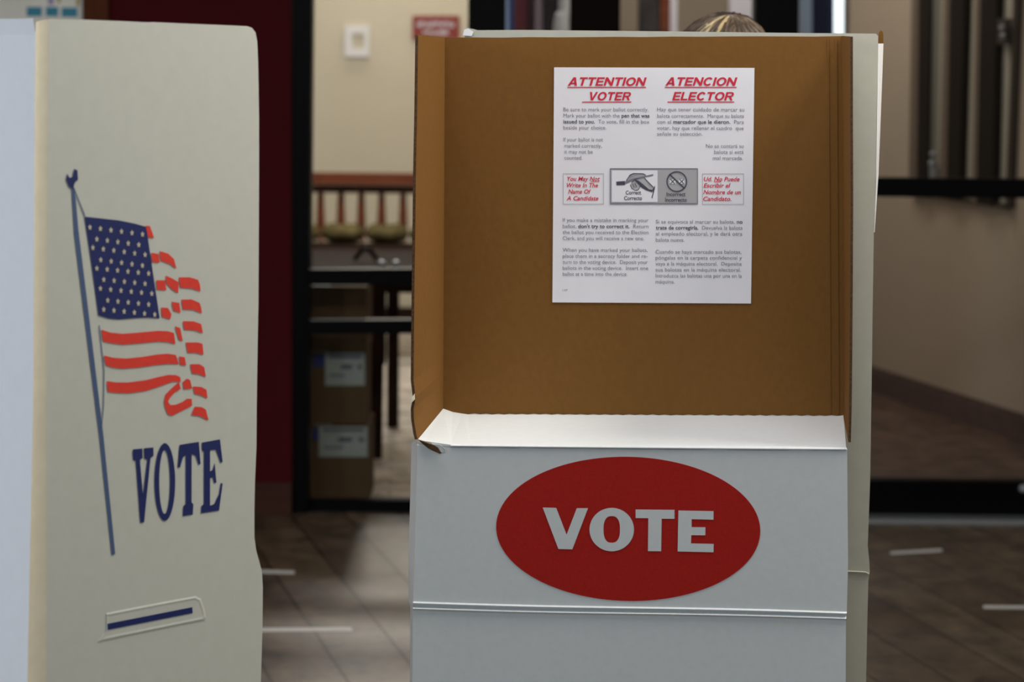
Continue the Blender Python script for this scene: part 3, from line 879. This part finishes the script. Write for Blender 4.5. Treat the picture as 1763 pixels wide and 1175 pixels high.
def heading(mb, word, x0, x1, yb, cap, fn, shear=.26, slope=.002, mi=0):
    """heavy sans capitals drawn stroke by stroke, slanted, fitted between x0 and x1"""
    S, Hs = .23, .19
    Wd = {'A': .96, 'T': .82, 'E': .78, 'N': .92, 'I': .23, 'O': 1.0, 'V': .94, 'R': .90, 'C': .94, 'L': .72}
    def bx(a, c, d, e): return [(a, c), (d, c), (d, e), (a, e)]
    def ring(cx, rx, a0, a1, n=28, cy=.5, ry=.51, sx=S, sy=Hs):
        out = []
        for i in range(n):
            p, q = a0 + (a1 - a0) * i / n, a0 + (a1 - a0) * (i + 1) / n
            out.append([(cx + rx * math.cos(p), cy + ry * math.sin(p)), (cx + rx * math.cos(q), cy + ry * math.sin(q)),
                        (cx + (rx - sx) * math.cos(q), cy + (ry - sy) * math.sin(q)), (cx + (rx - sx) * math.cos(p), cy + (ry - sy) * math.sin(p))])
        return out
    def g(c):
        w_ = Wd[c]
        if c == 'A': return [[(0, 0), (.25, 0), (w_ / 2 + .02, .76), (w_ / 2 + .13, 1), (w_ / 2 - .13, 1)], [(w_ - .25, 0), (w_, 0), (w_ / 2 + .13, 1), (w_ / 2 - .02, .76)], bx(.22, .19, w_ - .22, .36)]
        if c == 'V': return [[(0, 1), (.25, 1), (w_ / 2 + .01, .24), (w_ / 2 + .12, 0), (w_ / 2 - .12, 0)], [(w_ - .25, 1), (w_, 1), (w_ / 2 + .12, 0), (w_ / 2 - .01, .24)]]
        if c == 'T': return [bx(0, 1 - Hs, w_, 1), bx(w_ / 2 - S / 2, 0, w_ / 2 + S / 2, 1 - Hs)]
        if c == 'E': return [bx(0, 0, S, 1), bx(S, 0, w_, Hs), bx(S, .41, w_ - .06, .59), bx(S, 1 - Hs, w_ - .01, 1)]
        if c == 'L': return [bx(0, 0, S, 1), bx(S, 0, w_, Hs)]
        if c == 'I': return [bx(0, 0, S, 1)]
        if c == 'N': return [bx(0, 0, S - .01, 1), bx(w_ - S + .01, 0, w_, 1), [(S - .01, 1), (S - .01, .62), (w_ - S + .01, 0), (w_ - S + .01, .38)]]
        if c == 'O': return ring(w_ / 2, w_ / 2, 0, 2 * math.pi, 40)
        if c == 'C': return ring(w_ / 2, w_ / 2, math.radians(38), math.radians(322), 34)
        if c == 'R': return [bx(0, 0, S, 1), bx(S, 1 - .17, .55, 1), bx(S, .40, .55, .57)] + ring(.55, .32, -math.pi / 2, math.pi / 2, 14, .70, .30, S, .17) + [[(.40, .41), (.66, .41), (w_, 0), (.66, 0)]]
        return []
    tot = sum(Wd[c] + .085 for c in word) - .085 + shear
    k = (x1 - x0) / tot
    cur = 0
    for c in word:
        for p in g(c):
            mb.poly([fn(x0 + (cur + u + v * shear) * k, yb - v * cap + slope * ((cur + u) * k)) for u, v in p], mi)
        cur += Wd[c] + .085


Z = 4.351
n1 = lambda x, y: mixpt(940 + x / Z, 100 + y / Z, .0017)
n2 = lambda x, y: mixpt(940 + x / Z, 270 + y / Z, .0017)
def para(name, lines, fn, cap=29):
    m_ = MB()
    for yb, x0, x1, segs in lines:
        if isinstance(segs, str): segs = [(segs, False)]
        put_line(m_, segs, x0, x1, yb, cap, fn, slope=.002)
    return m_.build(name, [M['ink'], M['inkbold']], sheet)
para('english_text', [(398, 130, 768, 'Be sure to mark your ballot correctly.'), (444, 130, 775, [('Mark your ballot with the ', False), ('pen that was', True)]),
                      (489, 130, 775, [('issued to you.', True), ('  To vote, fill in the box', False)]), (534, 130, 452, 'beside your choice.')], n1)
para('english_text', [(624, 130, 427, 'If your ballot is not'), (670, 138, 418, 'marked correctly,'), (715, 138, 350, 'it may not be'), (760, 138, 272, 'counted.')], n1)
para('spanish_text', [(398, 833, 1485, 'Hay que tener cuidado de marcar su'), (446, 833, 1483, 'balota correctamente.  Marque su balota'),
                      (491, 833, 1483, [('con el ', False), ('marcador que le dieron.', True), ('  Para', False)]), (537, 833, 1480, 'votar, hay que rellenar el cuadro  que'), (581, 833, 1172, 'señale su selección.')], n1)
para('spanish_text', [(672, 1198, 1480, 'No se contará su'), (717, 1260, 1480, 'balota si está'), (763, 1250, 1475, 'mal marcada.')], n1)
para('english_text', [(488, 125, 768, 'If you make a mistake in marking your'), (534, 125, 768, [('ballot, ', False), ("don't try to correct it.", True), ('  Return', False)]),
                      (579, 125, 768, 'the ballot you received to the Election'), (624, 125, 735, 'Clerk, and you will receive a new one.')], n2)
para('english_text', [(712, 125, 762, 'When you have marked your ballots,'), (757, 125, 762, 'place them in a secrecy folder and re-'), (802, 125, 762, 'turn to the voting device.  Deposit your'),
                      (847, 125, 765, 'ballots in the voting device.  Insert one'), (892, 125, 610, 'ballot at a time into the device.')], n2)
para('spanish_text', [(500, 823, 1472, [('Si se equivoca al marcar su balota, ', False), ('no', True)]), (545, 823, 1472, [('trate de corregirla.', True), ('  Devuelva la balota', False)]),
                      (590, 823, 1470, 'al empleado electoral, y le dará otra'), (636, 823, 1037, 'balota nueva.')], n2)
para('spanish_text', [(726, 821, 1463, 'Cuando se haya marcado sus balotas,'), (770, 821, 1467, 'póngalas en la carpeta confidencial y'), (815, 821, 1465, 'vaya a la máquina electoral.  Deposite'),
                      (860, 821, 1460, 'sus balotas en la máquina electoral.'), (905, 821, 1467, 'Introduzca las balotas una por una en la'), (950, 821, 963, 'máquina.')], n2)
para('fine_print', [(1008, 124, 162, '1-07')], n2, 16)
mb = MB()
def rect(m_, x0, y0, x1, y1, fn, mi=0): m_.poly([fn(x0, y1), fn(x1, y1), fn(x1, y0), fn(x0, y0)], mi)
def frame(m_, x0, y0, x1, y1, t, fn, mi=0):
    rect(m_, x0, y0, x1, y0 + t, fn, mi); rect(m_, x0, y1 - t, x1, y1, fn, mi); rect(m_, x0, y0 + t, x0 + t, y1 - t, fn, mi); rect(m_, x1 - t, y0 + t, x1, y1 - t, fn, mi)
for s, x0, x1, yb, ul in (('ATTENTION', 162, 755, 207, (160, 750, 216)), ('VOTER', 312, 644, 317, (270, 640, 326))):
    heading(mb, s, x0, x1, yb, 63, n1); rect(mb, ul[0], ul[2], ul[1], ul[2] + 7, n1)
mb.build('red_heading', M['redtext'], sheet)
mb = MB()
for s, x0, x1, yb, ul in (('ATENCION', 893, 1434, 207, (890, 1428, 216)), ('ELECTOR', 945, 1415, 317, (910, 1410, 326))):
    heading(mb, s, x0, x1, yb, 63, n1); rect(mb, ul[0], ul[2], ul[1], ul[2] + 7, n1)
mb.build('red_heading', M['redtext'], sheet)
mb = MB(); frame(mb, 127, 865, 433, 1097, 4, n1, 1)
for s, x0, x1, yb in (('You May Not', 158, 404, 920), ('Write In The', 155, 390, 968), ('Name Of', 166, 337, 1016), ('A Candidate', 154, 393, 1066)):
    put_line(mb, [(s, True)], x0, x1, yb, 33, n1, .002, .25, (0, 0))
rect(mb, 335, 924, 400, 928, n1)
mb.build('boxed_warning', [M['redtext'], M['inkgrey']], sheet)
mb = MB(); frame(mb, 1170, 866, 1482, 1098, 4, n1, 1)
for s, x0, x1, yb in (('Ud. No Puede', 1182, 1450, 922), ('Escribir el', 1180, 1382, 970), ('Nombre de un', 1178, 1460, 1020), ('Candidato.', 1178, 1388, 1070)):
    put_line(mb, [(s, True)], x0, x1, yb, 33, n1, .002, .25, (0, 0))
rect(mb, 1258, 926, 1312, 930, n1)
mb.build('boxed_warning', [M['redtext'], M['inkgrey']], sheet)
# marking picture: hand with pen, crossed-out marks
n3 = lambda x, y: mixpt(940 + x / Z, 100 + y / Z, .0020)
n4 = lambda x, y: mixpt(940 + x / Z, 100 + y / Z, .0023)
mb = MB(); rect(mb, 478, 826, 1138, 1094, n1, 0); rect(mb, 493, 842, 836, 1080, n3, 1)
frame(mb, 478, 826, 1138, 1094, 6, n3, 2)
pic = mb.build('marking_picture', [M['inkgrey'], M['paper'], M['ink']], sheet)
mb = MB()
mb.poly([n3(x, y) for x, y in ((600, 918), (628, 874), (655, 864), (690, 863), (728, 866), (748, 876), (738, 896), (700, 904), (668, 908), (640, 928), (606, 942))], 0)
mb.poly([n3(x, y) for x, y in ((640, 930), (668, 908), (735, 897), (768, 930), (806, 968), (816, 960), (806, 992), (790, 1000), (740, 984), (704, 962), (690, 985), (668, 990), (645, 975), (632, 950))], 0)
for q in (((628, 874), (655, 862), (728, 864), (750, 876), (748, 880), (726, 869), (656, 867), (632, 878), (604, 920), (600, 916)),
          ((640, 930), (668, 905), (700, 901), (701, 905), (670, 910), (643, 934)),
          ((632, 950), (645, 975), (668, 990), (690, 985), (704, 962), (707, 965), (693, 990), (668, 995), (642, 979), (628, 952)),
          ((652, 940), (662, 968), (658, 970), (648, 942)), ((668, 938), (682, 966), (678, 968), (664, 940)),
          ((655, 908), (692, 918), (732, 950), (772, 984), (800, 988), (796, 1006), (746, 990), (706, 964), (684, 938)),
          ((738, 896), (768, 928), (806, 966), (803, 970), (764, 933), (734, 900)),
          ((800, 980), (818, 955), (814, 985), (797, 1050), (790, 1048), (800, 1010))):
    mb.poly([n4(x, y) for x, y in q], 1)
mb.poly([n4(x, y) for x, y in ((590, 926), (668, 898), (804, 870), (803, 882), (670, 910), (592, 946))], 2)
mb.poly([n4(x, y) for x, y in ((526, 926), (590, 922), (592, 952), (528, 954))], 1)
mb.build('drawn_hand', [M['handgrey'], M['inkbold'], M['ink']], pic)
mb = MB()
mb.grid([[n4(980 + 78 * math.cos(a), 926 + 78 * math.sin(a)) for a in [2 * math.pi * k / 40 for k in range(40)]],
         [n4(980 + 69 * math.cos(a), 926 + 69 * math.sin(a)) for a in [2 * math.pi * k / 40 for k in range(40)]]], 0, close=True)
mb.poly([n4(x, y) for x, y in ((920, 873), (928, 867), (1042, 974), (1034, 981))], 0)
for cx_, cy_ in ((948, 925), (1016, 925)):
    mb.poly([n3(x, y) for x, y in ((cx_ - 24, cy_ - 14), (cx_ + 20, cy_ - 18), (cx_ + 24, cy_ + 20), (cx_ - 20, cy_ + 18))], 1)
    for s in (1, -1):
        mb.poly([n4(x, y) for x, y in ((cx_ - 20, cy_ - 18 * s), (cx_ - 15, cy_ - 20 * s), (cx_ + 20, cy_ + 16 * s), (cx_ + 15, cy_ + 19 * s))], 0)
mb.build('drawn_prohibition', [M['inkbold'], M['paper']], pic)
mb = MB()
for s, x0, x1, yb in (('Correct', 597, 712, 1022), ('Correcto', 585, 720, 1064), ('Incorrect', 903, 1045, 1034), ('Incorrecto', 893, 1055, 1076)):
    put_line(mb, [(s, True)], x0, x1, yb, 30, n4, 0, 0, (0, 0))
    if s in ('Correcto', 'Incorrecto'):
        mb.build('caption', M['inkbold'], pic); mb = MB()

# ------------------------------------------------------------------ left booth with flag
SP = Plane(atY(62, 600, 2.60), atY(442, 600, 2.83))
sc_ = (SP.down(62, 1100) + SP.down(442, 1100)) / 2
lb_ = empty('voting_booth', (sc_.x - .15, sc_.y + .1, 0), 'white voting booth at left with flag and blue VOTE on its side', 'voting booth')
out = [(84, 33), (150, 34), (200, 36), (255, 38.5), (262, 38), (330, 41), (380, 43), (425, 45), (434, 48), (440, 56), (443, 72), (444.5, 110), (446, 200), (446, 300), (445.5, 420), (445, 520), (443.5, 600),
       (442, 700), (441.5, 770), (439, 830), (438, 880), (438, 925), (441, 948), (446, 966), (451, 985), (452.5, 1010), (452, 1080), (449, 1178)]
pts = [SP.hit(x, y) for x, y in out] + [SP.down(447, 1178), SP.down(80, 1178), SP.hit(80, 1178), SP.hit(81, 700), SP.hit(83, 200)]
sp_ = MB().slab(pts, -SP.n * T, 0, 1, 2).build('side_panel', [M['cream'], M['kraft'], M['kraftedge']], lb_)
mb = MB()
ls, rs = [(62, 38), (61, 60), (60, 200), (57, 700), (47, 1178)], [(84, 33), (84, 60), (83, 200), (81, 700), (80, 1178)]
L_ = [SP.hit(x, y, .004) for x, y in ls]; R_ = [SP.hit(x, y) for x, y in rs]
mid = [(a + b) / 2 - SP.n * .004 for a, b in zip(L_, R_)]
for q in (L_, mid, R_): q.append(Vector((q[-1].x, q[-1].y, 0)))
mb.grid([L_, mid, R_])
mb.build('fold_strip', M['foldtan'], lb_, smooth=True)
dv = Vector((-.80, .60, 0)).normalized()
near = [p_.copy() for p_ in L_]
near[0] = SP.hit(57, 32, .004); 
farr = [p_ + dv * .55 for p_ in near]
mb = MB()
nn = Vector((-dv.y, dv.x, 0)); nn = nn if nn.y > 0 else -nn
mb.grid([near, farr], 0)
mb.grid([[p_ + nn * T + dv * .008 for p_ in near], [p_ + nn * T for p_ in farr]], 1)
mb.grid([[near[0], farr[0]], [near[0] + nn * T + dv * .008, farr[0] + nn * T]], 2)
mb.build('front_panel', [M['whitecool'], M['kraft'], M['kraftedge']], lb_)
# far side panel and back to close the booth
zt = SP.hit(250, 40).z - .01
e1 = SP.down(436, 1178) - SP.n * .008
e0 = farr[-1] + nn * .01
mb = MB().slab([e1, e1 + dv * .50, e1 + dv * .50 + Vector((0, 0, zt * .62)), e1 + Vector((0, 0, zt * .62))], nn * T, 1, 0, 2)
mb.build('lower_panel', [M['cream'], M['kraft'], M['kraftedge']], lb_)

# prints on the side panel
g2 = lambda x, y, o=.0008: SP.hit(x / 2.938, 350 + y / 2.938, o)
g3 = lambda x, y, o=.0008: SP.hit(x / 2.582, 720 + y / 2.582, o)
g1 = lambda x, y, o=.0008: SP.hit(x / 2.938, y / 2.938, o)
mb = MB(); mb.poly([g2(x, y) for x, y in ((427, 68), (510, 77), (600, 87), (680, 103), (740, 120), (762, 270), (785, 430), (808, 583), (750, 579), (690, 581), (600, 589), (550, 584), (498, 568), (476, 400), (455, 250))])
can = mb.build('flag_canton', M['navy'], sp_)
mb = MB()
st = [(455, 122), (490, 182), (470, 225), (510, 287), (490, 330), (525, 387), (508, 432), (545, 492), (525, 538)]
for r, (sx, sy) in enumerate(st):
    for i in range(6 if r % 2 == 0 else 5):
        cx_ = sx + i * (53.2 - .2 * r); cy_ = sy + i * (7.2 if r < 4 else 5.2)- (0 if r < 4 else 0)
        pp = []
        for k in range(10):
            a = -math.pi / 2 + k * math.pi / 5
            rr = 15 if k % 2 == 0 else 7.5
            pp.append(g2(cx_ + rr * .72 * math.cos(a), cy_ + rr * 1.1 * math.sin(a), .0013))
        mb.poly(pp)
mb.build('star_field', M['starpale'], can)
reds = [
 ((735, 115), (758, 115), (768, 140), (780, 178), (750, 172)),
 ((765, 250), (803, 258), (808, 302), (770, 298)),
 ((806, 242), (850, 255), (880, 282), (893, 333), (860, 308), (815, 292)),
 ((790, 390), (835, 390), (842, 441), (795, 438)),
 ((838, 366), (870, 380), (904, 400), (902, 456), (868, 435), (842, 405)),
 ((905, 375), (960, 375), (1003, 388), (1012, 415), (1015, 446), (970, 432), (912, 428)),
 ((815, 528), (850, 530), (868, 562), (862, 588), (820, 575)),
 ((868, 498), (907, 505), (914, 555), (878, 545)),
 ((918, 488), (970, 487), (1010, 505), (1018, 530), (1022, 558), (980, 540), (925, 538)),
 ((925, 597), (980, 598), (1018, 612), (1027, 658), (990, 645), (932, 640)),
 ((885, 622), (912, 632), (925, 700), (905, 690)),
 ((513, 640), (560, 655), (620, 661), (700, 655), (800, 646), (850, 648), (880, 657), (888, 714), (850, 703), (800, 700), (700, 710), (620, 716), (560, 708), (522, 700)),
 ((940, 705), (1000, 705), (1025, 712), (1030, 768), (990, 757), (950, 758)),
 ((525, 770), (570, 782), (640, 786), (720, 778), (800, 765), (850, 762), (890, 768), (905, 815), (850, 813), (780, 820), (700, 832), (620, 838), (570, 832), (535, 820)),
 ((905, 775), (935, 780), (942, 822), (912, 818)),
 ((962, 815), (1010, 815), (1033, 830), (1042, 880), (1005, 865), (972, 862)),
 ((540, 900), (590, 907), (650, 907), (740, 895), (800, 880), (850, 869), (890, 870), (912, 880), (915, 905), (875, 903), (820, 923), (740, 950), (650, 962), (590, 960), (545, 955)),
 ((975, 928), (1020, 930), (1045, 945), (1050, 988), (1015, 972), (985, 965)),
 ((925, 905), (945, 888), (962, 895), (972, 938), (930, 942)),
 ((905, 905), (915, 940), (885, 958), (860, 985), (850, 1005), (862, 1022), (890, 1020), (925, 1005), (945, 990), (970, 990), (972, 1025), (930, 1046), (870, 1076), (850, 1070), (836, 1035), (830, 1005), (838, 968), (870, 935)),
 ((985, 1030), (1020, 1032), (1042, 1045), (1055, 1100), (1010, 1078), (968, 1072))]
mb = MB()
for r in reds: mb.poly([g2(x, y) for x, y in r])
mb.build('flag_stripe_print', M['flagred'], sp_)
# flagpole, rope and eagle finial
mb = MB()
mb.poly([g1(x, y) for x, y in ((362, 950), (378, 950), (398, 1175), (376, 1175))])
mb.poly([SP.hit(x, y, .0008) for x, y in ((127.5, 399), (135.5, 399), (160, 600), (178, 750), (198.5, 955), (192.5, 956), (171, 750), (151, 590))])
mb.poly([g1(x, y, .0010) for x, y in ((340, 878), (352, 900), (368, 895), (375, 855), (392, 862), (395, 910), (378, 925), (370, 960), (350, 945), (335, 910))], 1)
mb.poly([g1(x, y) for x, y in ((374, 958), (378, 956), (432, 1092), (427, 1096))])
mb.poly([SP.hit(x, y, .0008) for x, y in ((170, 560), (171.5, 560), (180, 640), (179, 700), (175.5, 735), (174.5, 735), (177.5, 700), (178.5, 640))])
mb.build('flagpole_print', [M['poleblue'], M['navy']], sp_)
# VOTE in slab serif capitals
mb = MB()
mb.poly([g3(x, y) for x, y in ((590, 140), (633, 136), (634, 178), (622, 188), (636, 345), (655, 186), (642, 180), (640, 135), (682, 131), (683, 168), (669, 180), (641, 465), (624, 466), (604, 192), (592, 186))])
ao = [2 * math.pi * k / 44 for k in range(44)]
mb.grid([[g3(733 + 46 * math.cos(a) + .0 * math.sin(a), 285 + 173 * math.sin(a)) for a in ao], [g3(732 + 24 * math.cos(a), 285 + 142 * math.sin(a)) for a in ao]], close=True)
mb.poly([g3(x, y) for x, y in ((798, 120), (884, 106), (892, 205), (883, 208), (870, 168), (852, 160), (852, 376), (860, 384), (857, 430), (813, 437), (815, 392), (826, 384), (826, 166), (814, 174), (800, 222), (790, 219))])
mb.poly([g3(x, y) for x, y in ((897, 110), (978, 95), (990, 196), (981, 200), (960, 142), (934, 143), (934, 238), (945, 232), (955, 200), (962, 288), (953, 290), (946, 264), (934, 268), (934, 390), (952, 384), (974, 338), (981, 290), (990, 291), (974, 412), (894, 424), (895, 392), (907, 384), (907, 150), (898, 144))])
mb.build('vote_print', M['navy'], sp_)
# slot with raised rim
mb = MB()
rim = [(470, 868), (600, 842), (760, 812), (870, 792), (895, 805), (910, 850), (918, 890), (912, 902), (780, 928), (600, 965), (440, 1000), (428, 1000), (468, 955)]
inn = [(482, 884), (605, 860), (762, 829), (862, 810), (880, 818), (892, 850), (898, 880), (893, 886), (775, 910), (600, 946), (485, 968), (478, 968), (480, 945)]
mb.grid([[g3(x, y, .0002) for x, y in rim], [g3(*[(a + b) / 2 for a, b in zip(p_, q_)], .0011) for p_, q_ in zip(rim, inn)], [g3(x, y, .0006) for x, y in inn]], close=True)
mb.poly([g3(x, y, .0006) for x, y in inn])
slot = mb.build('slot_rim', M['cream'], sp_)
MB().slab([g3(x, y, .0012) for x, y in ((478, 916), (855, 842), (857, 868), (480, 943))], -SP.n * .0006).build('slot', M['navy'], slot)

# ------------------------------------------------------------------ person behind the booths
HY = 4.05
crown = atY(1240, 24, HY)
HC = Vector((crown.x - .010, HY, crown.z - .132))
per = empty('person', (HC.x, HY + .05, 0), 'person behind the middle booth, only brown hair with blonde streaks showing above it', 'person')
body = bpy.data.meshes.new('body')
hx = HC.x
J = {'pelvis': ((hx, HY + .12, .90), .125), 'waist': ((hx, HY + .13, 1.04), .115), 'chest': ((hx, HY + .10, 1.22), .125), 'collar': ((hx, HY + .08, 1.345), .075),
     'neck': ((hx, HY + .05, 1.42), .05), 'head': ((hx, HY + .02, 1.49), .055),
     'shl': ((hx - .165, HY + .10, 1.30), .055), 'ell': ((hx - .20, HY + .02, 1.06), .040), 'wrl': ((hx - .10, HY - .18, 1.035), .027),
     'shr': ((hx + .165, HY + .10, 1.30), .055), 'elr': ((hx + .20, HY + .02, 1.06), .040), 'wrr': ((hx + .10, HY - .18, 1.035), .027),
     'hil': ((hx - .09, HY + .12, .84), .095), 'knl': ((hx - .10, HY + .10, .48), .06), 'anl': ((hx - .10, HY + .13, .09), .042), 'tol': ((hx - .12, HY - .04, .04), .035),
     'hir': ((hx + .09, HY + .12, .84), .095), 'knr': ((hx + .10, HY + .10, .48), .06), 'anr': ((hx + .10, HY + .13, .09), .042), 'tor': ((hx + .12, HY - .04, .04), .035)}
E = [('pelvis', 'waist'), ('waist', 'chest'), ('chest', 'collar'), ('collar', 'neck'), ('neck', 'head'), ('collar', 'shl'), ('shl', 'ell'), ('ell', 'wrl'), ('collar', 'shr'), ('shr', 'elr'), ('elr', 'wrr'),
     ('pelvis', 'hil'), ('hil', 'knl'), ('knl', 'anl'), ('anl', 'tol'), ('pelvis', 'hir'), ('hir', 'knr'), ('knr', 'anr'), ('anr', 'tor')]
# hands: palm and five fingers each, resting on the shelf
for s, wr in ((-1, 'wrl'), (1, 'wrr')):
    wp = Vector(J[wr][0])
    k = 'palm%d' % s
    J[k] = (tuple(wp + Vector((0, -.055, -.008))), .026)
    E.append((wr, k))
    for i, (dx, ln) in enumerate(((-.030, .058), (-.010, .070), (.010, .068), (.028, .055))):
        a_, b_, c_ = 'f%d%da' % (s, i), 'f%d%db' % (s, i), 'f%d%dc' % (s, i)
        p0 = wp + Vector((dx, -.095, -.004))
        J[a_] = (tuple(p0), .010); J[b_] = (tuple(p0 + Vector((dx * .1, -ln * .5, .004))), .009); J[c_] = (tuple(p0 + Vector((dx * .15, -ln, -.010))), .008)
        E += [(k, a_), (a_, b_), (b_, c_)]
    t1, t2 = 't%da' % s, 't%db' % s
    J[t1] = (tuple(wp + Vector((-s * .038, -.060, -.004))), .011); J[t2] = (tuple(wp + Vector((-s * .052, -.100, -.010))), .009)
    E += [(k, t1), (t1, t2)]
names = list(J)
off = root_loc(per)
body.from_pydata([tuple(Vector(J[n_][0]) - off) for n_ in names], [(names.index(a), names.index(b)) for a, b in E], [])
bo = bpy.data.objects.new('body', body)
C.objects.link(bo)
bo.parent = per
sk = bo.modifiers.new('skin', 'SKIN')
for i, n_ in enumerate(names):
    body.skin_vertices[0].data[i].radius = (J[n_][1], J[n_][1] * (.72 if n_ in ('chest', 'waist', 'pelvis') else 1))
    body.skin_vertices[0].data[i].use_root = (n_ == 'pelvis')
ss = bo.modifiers.new('smooth', 'SUBSURF'); ss.levels = 2; ss.render_levels = 2
body.materials.append(M['skin'])
# bake the body to one surface so clothing can follow it
dg = bpy.context.evaluated_depsgraph_get(); dg.update()
ev = bo.evaluated_get(dg)
bm_full = bpy.data.meshes.new_from_object(ev)
bo.modifiers.clear(); bo.data = bm_full
bm_full.materials.clear(); bm_full.materials.append(M['skin'])
bm_full.polygons.foreach_set('use_smooth', [True] * len(bm_full.polygons))
def clothing(name, keep, mt, thick):
    bm = bmesh.new(); bm.from_mesh(bm_full); bm.normal_update()
    dele = [f for f in bm.faces if not keep(f.calc_center_median() + off)]
    bmesh.ops.delete(bm, geom=dele, context='FACES')
    todo, best = set(bm.faces), []
    while todo:                       # keep the one connected garment surface
        grp, stack = [], [todo.pop()]
        while stack:
            f = stack.pop(); grp.append(f)
            for e in f.edges:
                for g in e.link_faces:
                    if g in todo: todo.discard(g); stack.append(g)
        if len(grp) > len(best): best = grp
    keepset = set(best)
    bmesh.ops.delete(bm, geom=[f for f in bm.faces if f not in keepset], context='FACES')
    bmesh.ops.delete(bm, geom=[v for v in bm.verts if not v.link_faces], context='VERTS')
    for v in bm.verts: v.co += v.normal * thick
    me = bpy.data.meshes.new(name); bm.to_mesh(me); bm.free()
    me.materials.clear(); me.materials.append(mt)
    me.polygons.foreach_set('use_smooth', [True] * len(me.polygons))
    o = bpy.data.objects.new(name, me); C.objects.link(o); o.parent = per
    return o
clothing('jumper', lambda c: c.z > .90 and c.z < 1.385 and c.y > HY - .16, M['jumper'], .010)
clothing('trousers', lambda c: .10 < c.z < .95 and c.y > HY - .03, M['jeans'], .007)
clothing('shoe', lambda c: c.z <= .115 and hx - .3 < c.x < hx, M['black'], .006)
clothing('shoe', lambda c: c.z <= .115 and hx <= c.x < hx + .3, M['black'], .006)
# head: shaped ellipsoid bowed forward
tilt = Matrix.Rotation(math.radians(18), 3, 'X')
def hd(v): return HC + tilt @ Vector(v)
rows = []
for i in range(25):
    th = math.pi * i / 24
    row = []
    for k in range(32):
        ph = 2 * math.pi * k / 32
        x, y, z = .074 * math.sin(th) * math.cos(ph), .094 * math.sin(th) * math.sin(ph), .112 * math.cos(th)
        if z < 0:
            x *= 1 - .35 * (-z / .112) ** 1.3
            y = y * (1 - .25 * (-z / .112)) - .012 * (-z / .112)
        if y < 0:
            f_ = math.exp(-((x / .014) ** 2)) * math.exp(-(((z + .018) / .022) ** 2)); y -= .022 * f_
            for ex in (-.031, .031):
                y += .010 * math.exp(-(((x - ex) / .014) ** 2) - (((z - .004) / .012) ** 2))
            y -= .006 * math.exp(-((x / .022) ** 2) - (((z + .062) / .010) ** 2))
            y -= .007 * math.exp(-((x / .03) ** 2) - (((z + .095) / .014) ** 2))
        row.append(hd((x, y, z)))
    rows.append(row)
MB().grid(rows, close=True).build('head', M['skin'], per, smooth=True)
for s in (-1, 1):
    e_ = MB().ball(hd((s * .031, -.0705, .003)), .0115, nu=16, nv=10).build('eye', M['eye'], per, smooth=True)
    MB().ball(hd((s * .031, -.0795, .001)), (.0055, .003, .0055)).build('iris', M['iris'], e_, smooth=True)
    MB().ball(hd((s * .074, .008, -.012)), (.009, .018, .030)).build('ear', M['skin'], per, smooth=True)
MB().ball(hd((0, -.088, -.060)), (.022, .008, .006)).build('mouth', M['lips'], per, smooth=True)
# hair: cap plus locks swept from the crown
mb = MB()
rows = []
for i in range(15):
    th = math.pi * .60 * i / 14
    rows.append([hd((.095 * math.sin(th) * math.cos(a), .004 + .102 * math.sin(th) * math.sin(a), .006 + .115 * math.cos(th))) if not (math.sin(a) < -.45 and i > 9)
                 else hd((.070 * math.sin(math.pi * .38) * math.cos(a), .004 + .088 * math.sin(math.pi * .38) * math.sin(a), .02 + .10 * math.cos(math.pi * .38) - .001 * (i - 9))) for a in [2 * math.pi * k / 40 for k in range(40)]])
mb.grid(rows, 0, close=True)
rnd = random.Random(11)
for k in range(760):
    a = 2 * math.pi * (k / 760.0) + rnd.uniform(-.02, .02)
    front = math.sin(a) < -.35
    end = (.40 if front else .74) * math.pi + rnd.uniform(-.06, .06)
    start = rnd.uniform(.0, .16)
    lift = rnd.uniform(0, .006)
    path = []
    swirl = rnd.uniform(.35, .8) * (1 if math.cos(a) < 0 else -.6)
    for j in range(9):
        t = j / 8
        th = start + (end - start) * t
        aa = a + swirl * t * (1 - t) * 1.2
        rx, ry, rz = .098 + lift, .108 + lift, .118 + lift
        path.append(hd((.026 * (1 - t) + rx * math.sin(th) * math.cos(aa), .012 * (1 - t) + .004 + ry * math.sin(th) * math.sin(aa), .006 + rz * math.cos(th))))
    ca = math.cos(a)
    clump = math.sin(a * 7 + 1.3) + .6 * math.sin(a * 17)
    fr_ = math.sin(a) < .25
    if fr_ and -.92 < ca < -.30 and clump > -.5 and rnd.random() < .75: mi = 2
    elif fr_ and ca > .80 and clump > .2: mi = 1
    elif rnd.random() < .28: mi = 1
    else: mi = 0
    path = [p_ + Vector((rnd.uniform(-.0018, .0018), rnd.uniform(-.0018, .0018), rnd.uniform(-.001, .0022))) for p_ in path]
    mb.tube(path, [.002, .0028, .003, .003, .003, .003, .0028, .0024, .0012], 5, mi)
mb.build('hair', [M['hairdark'], M['hairmid'], M['hairblond']], per, smooth=True)
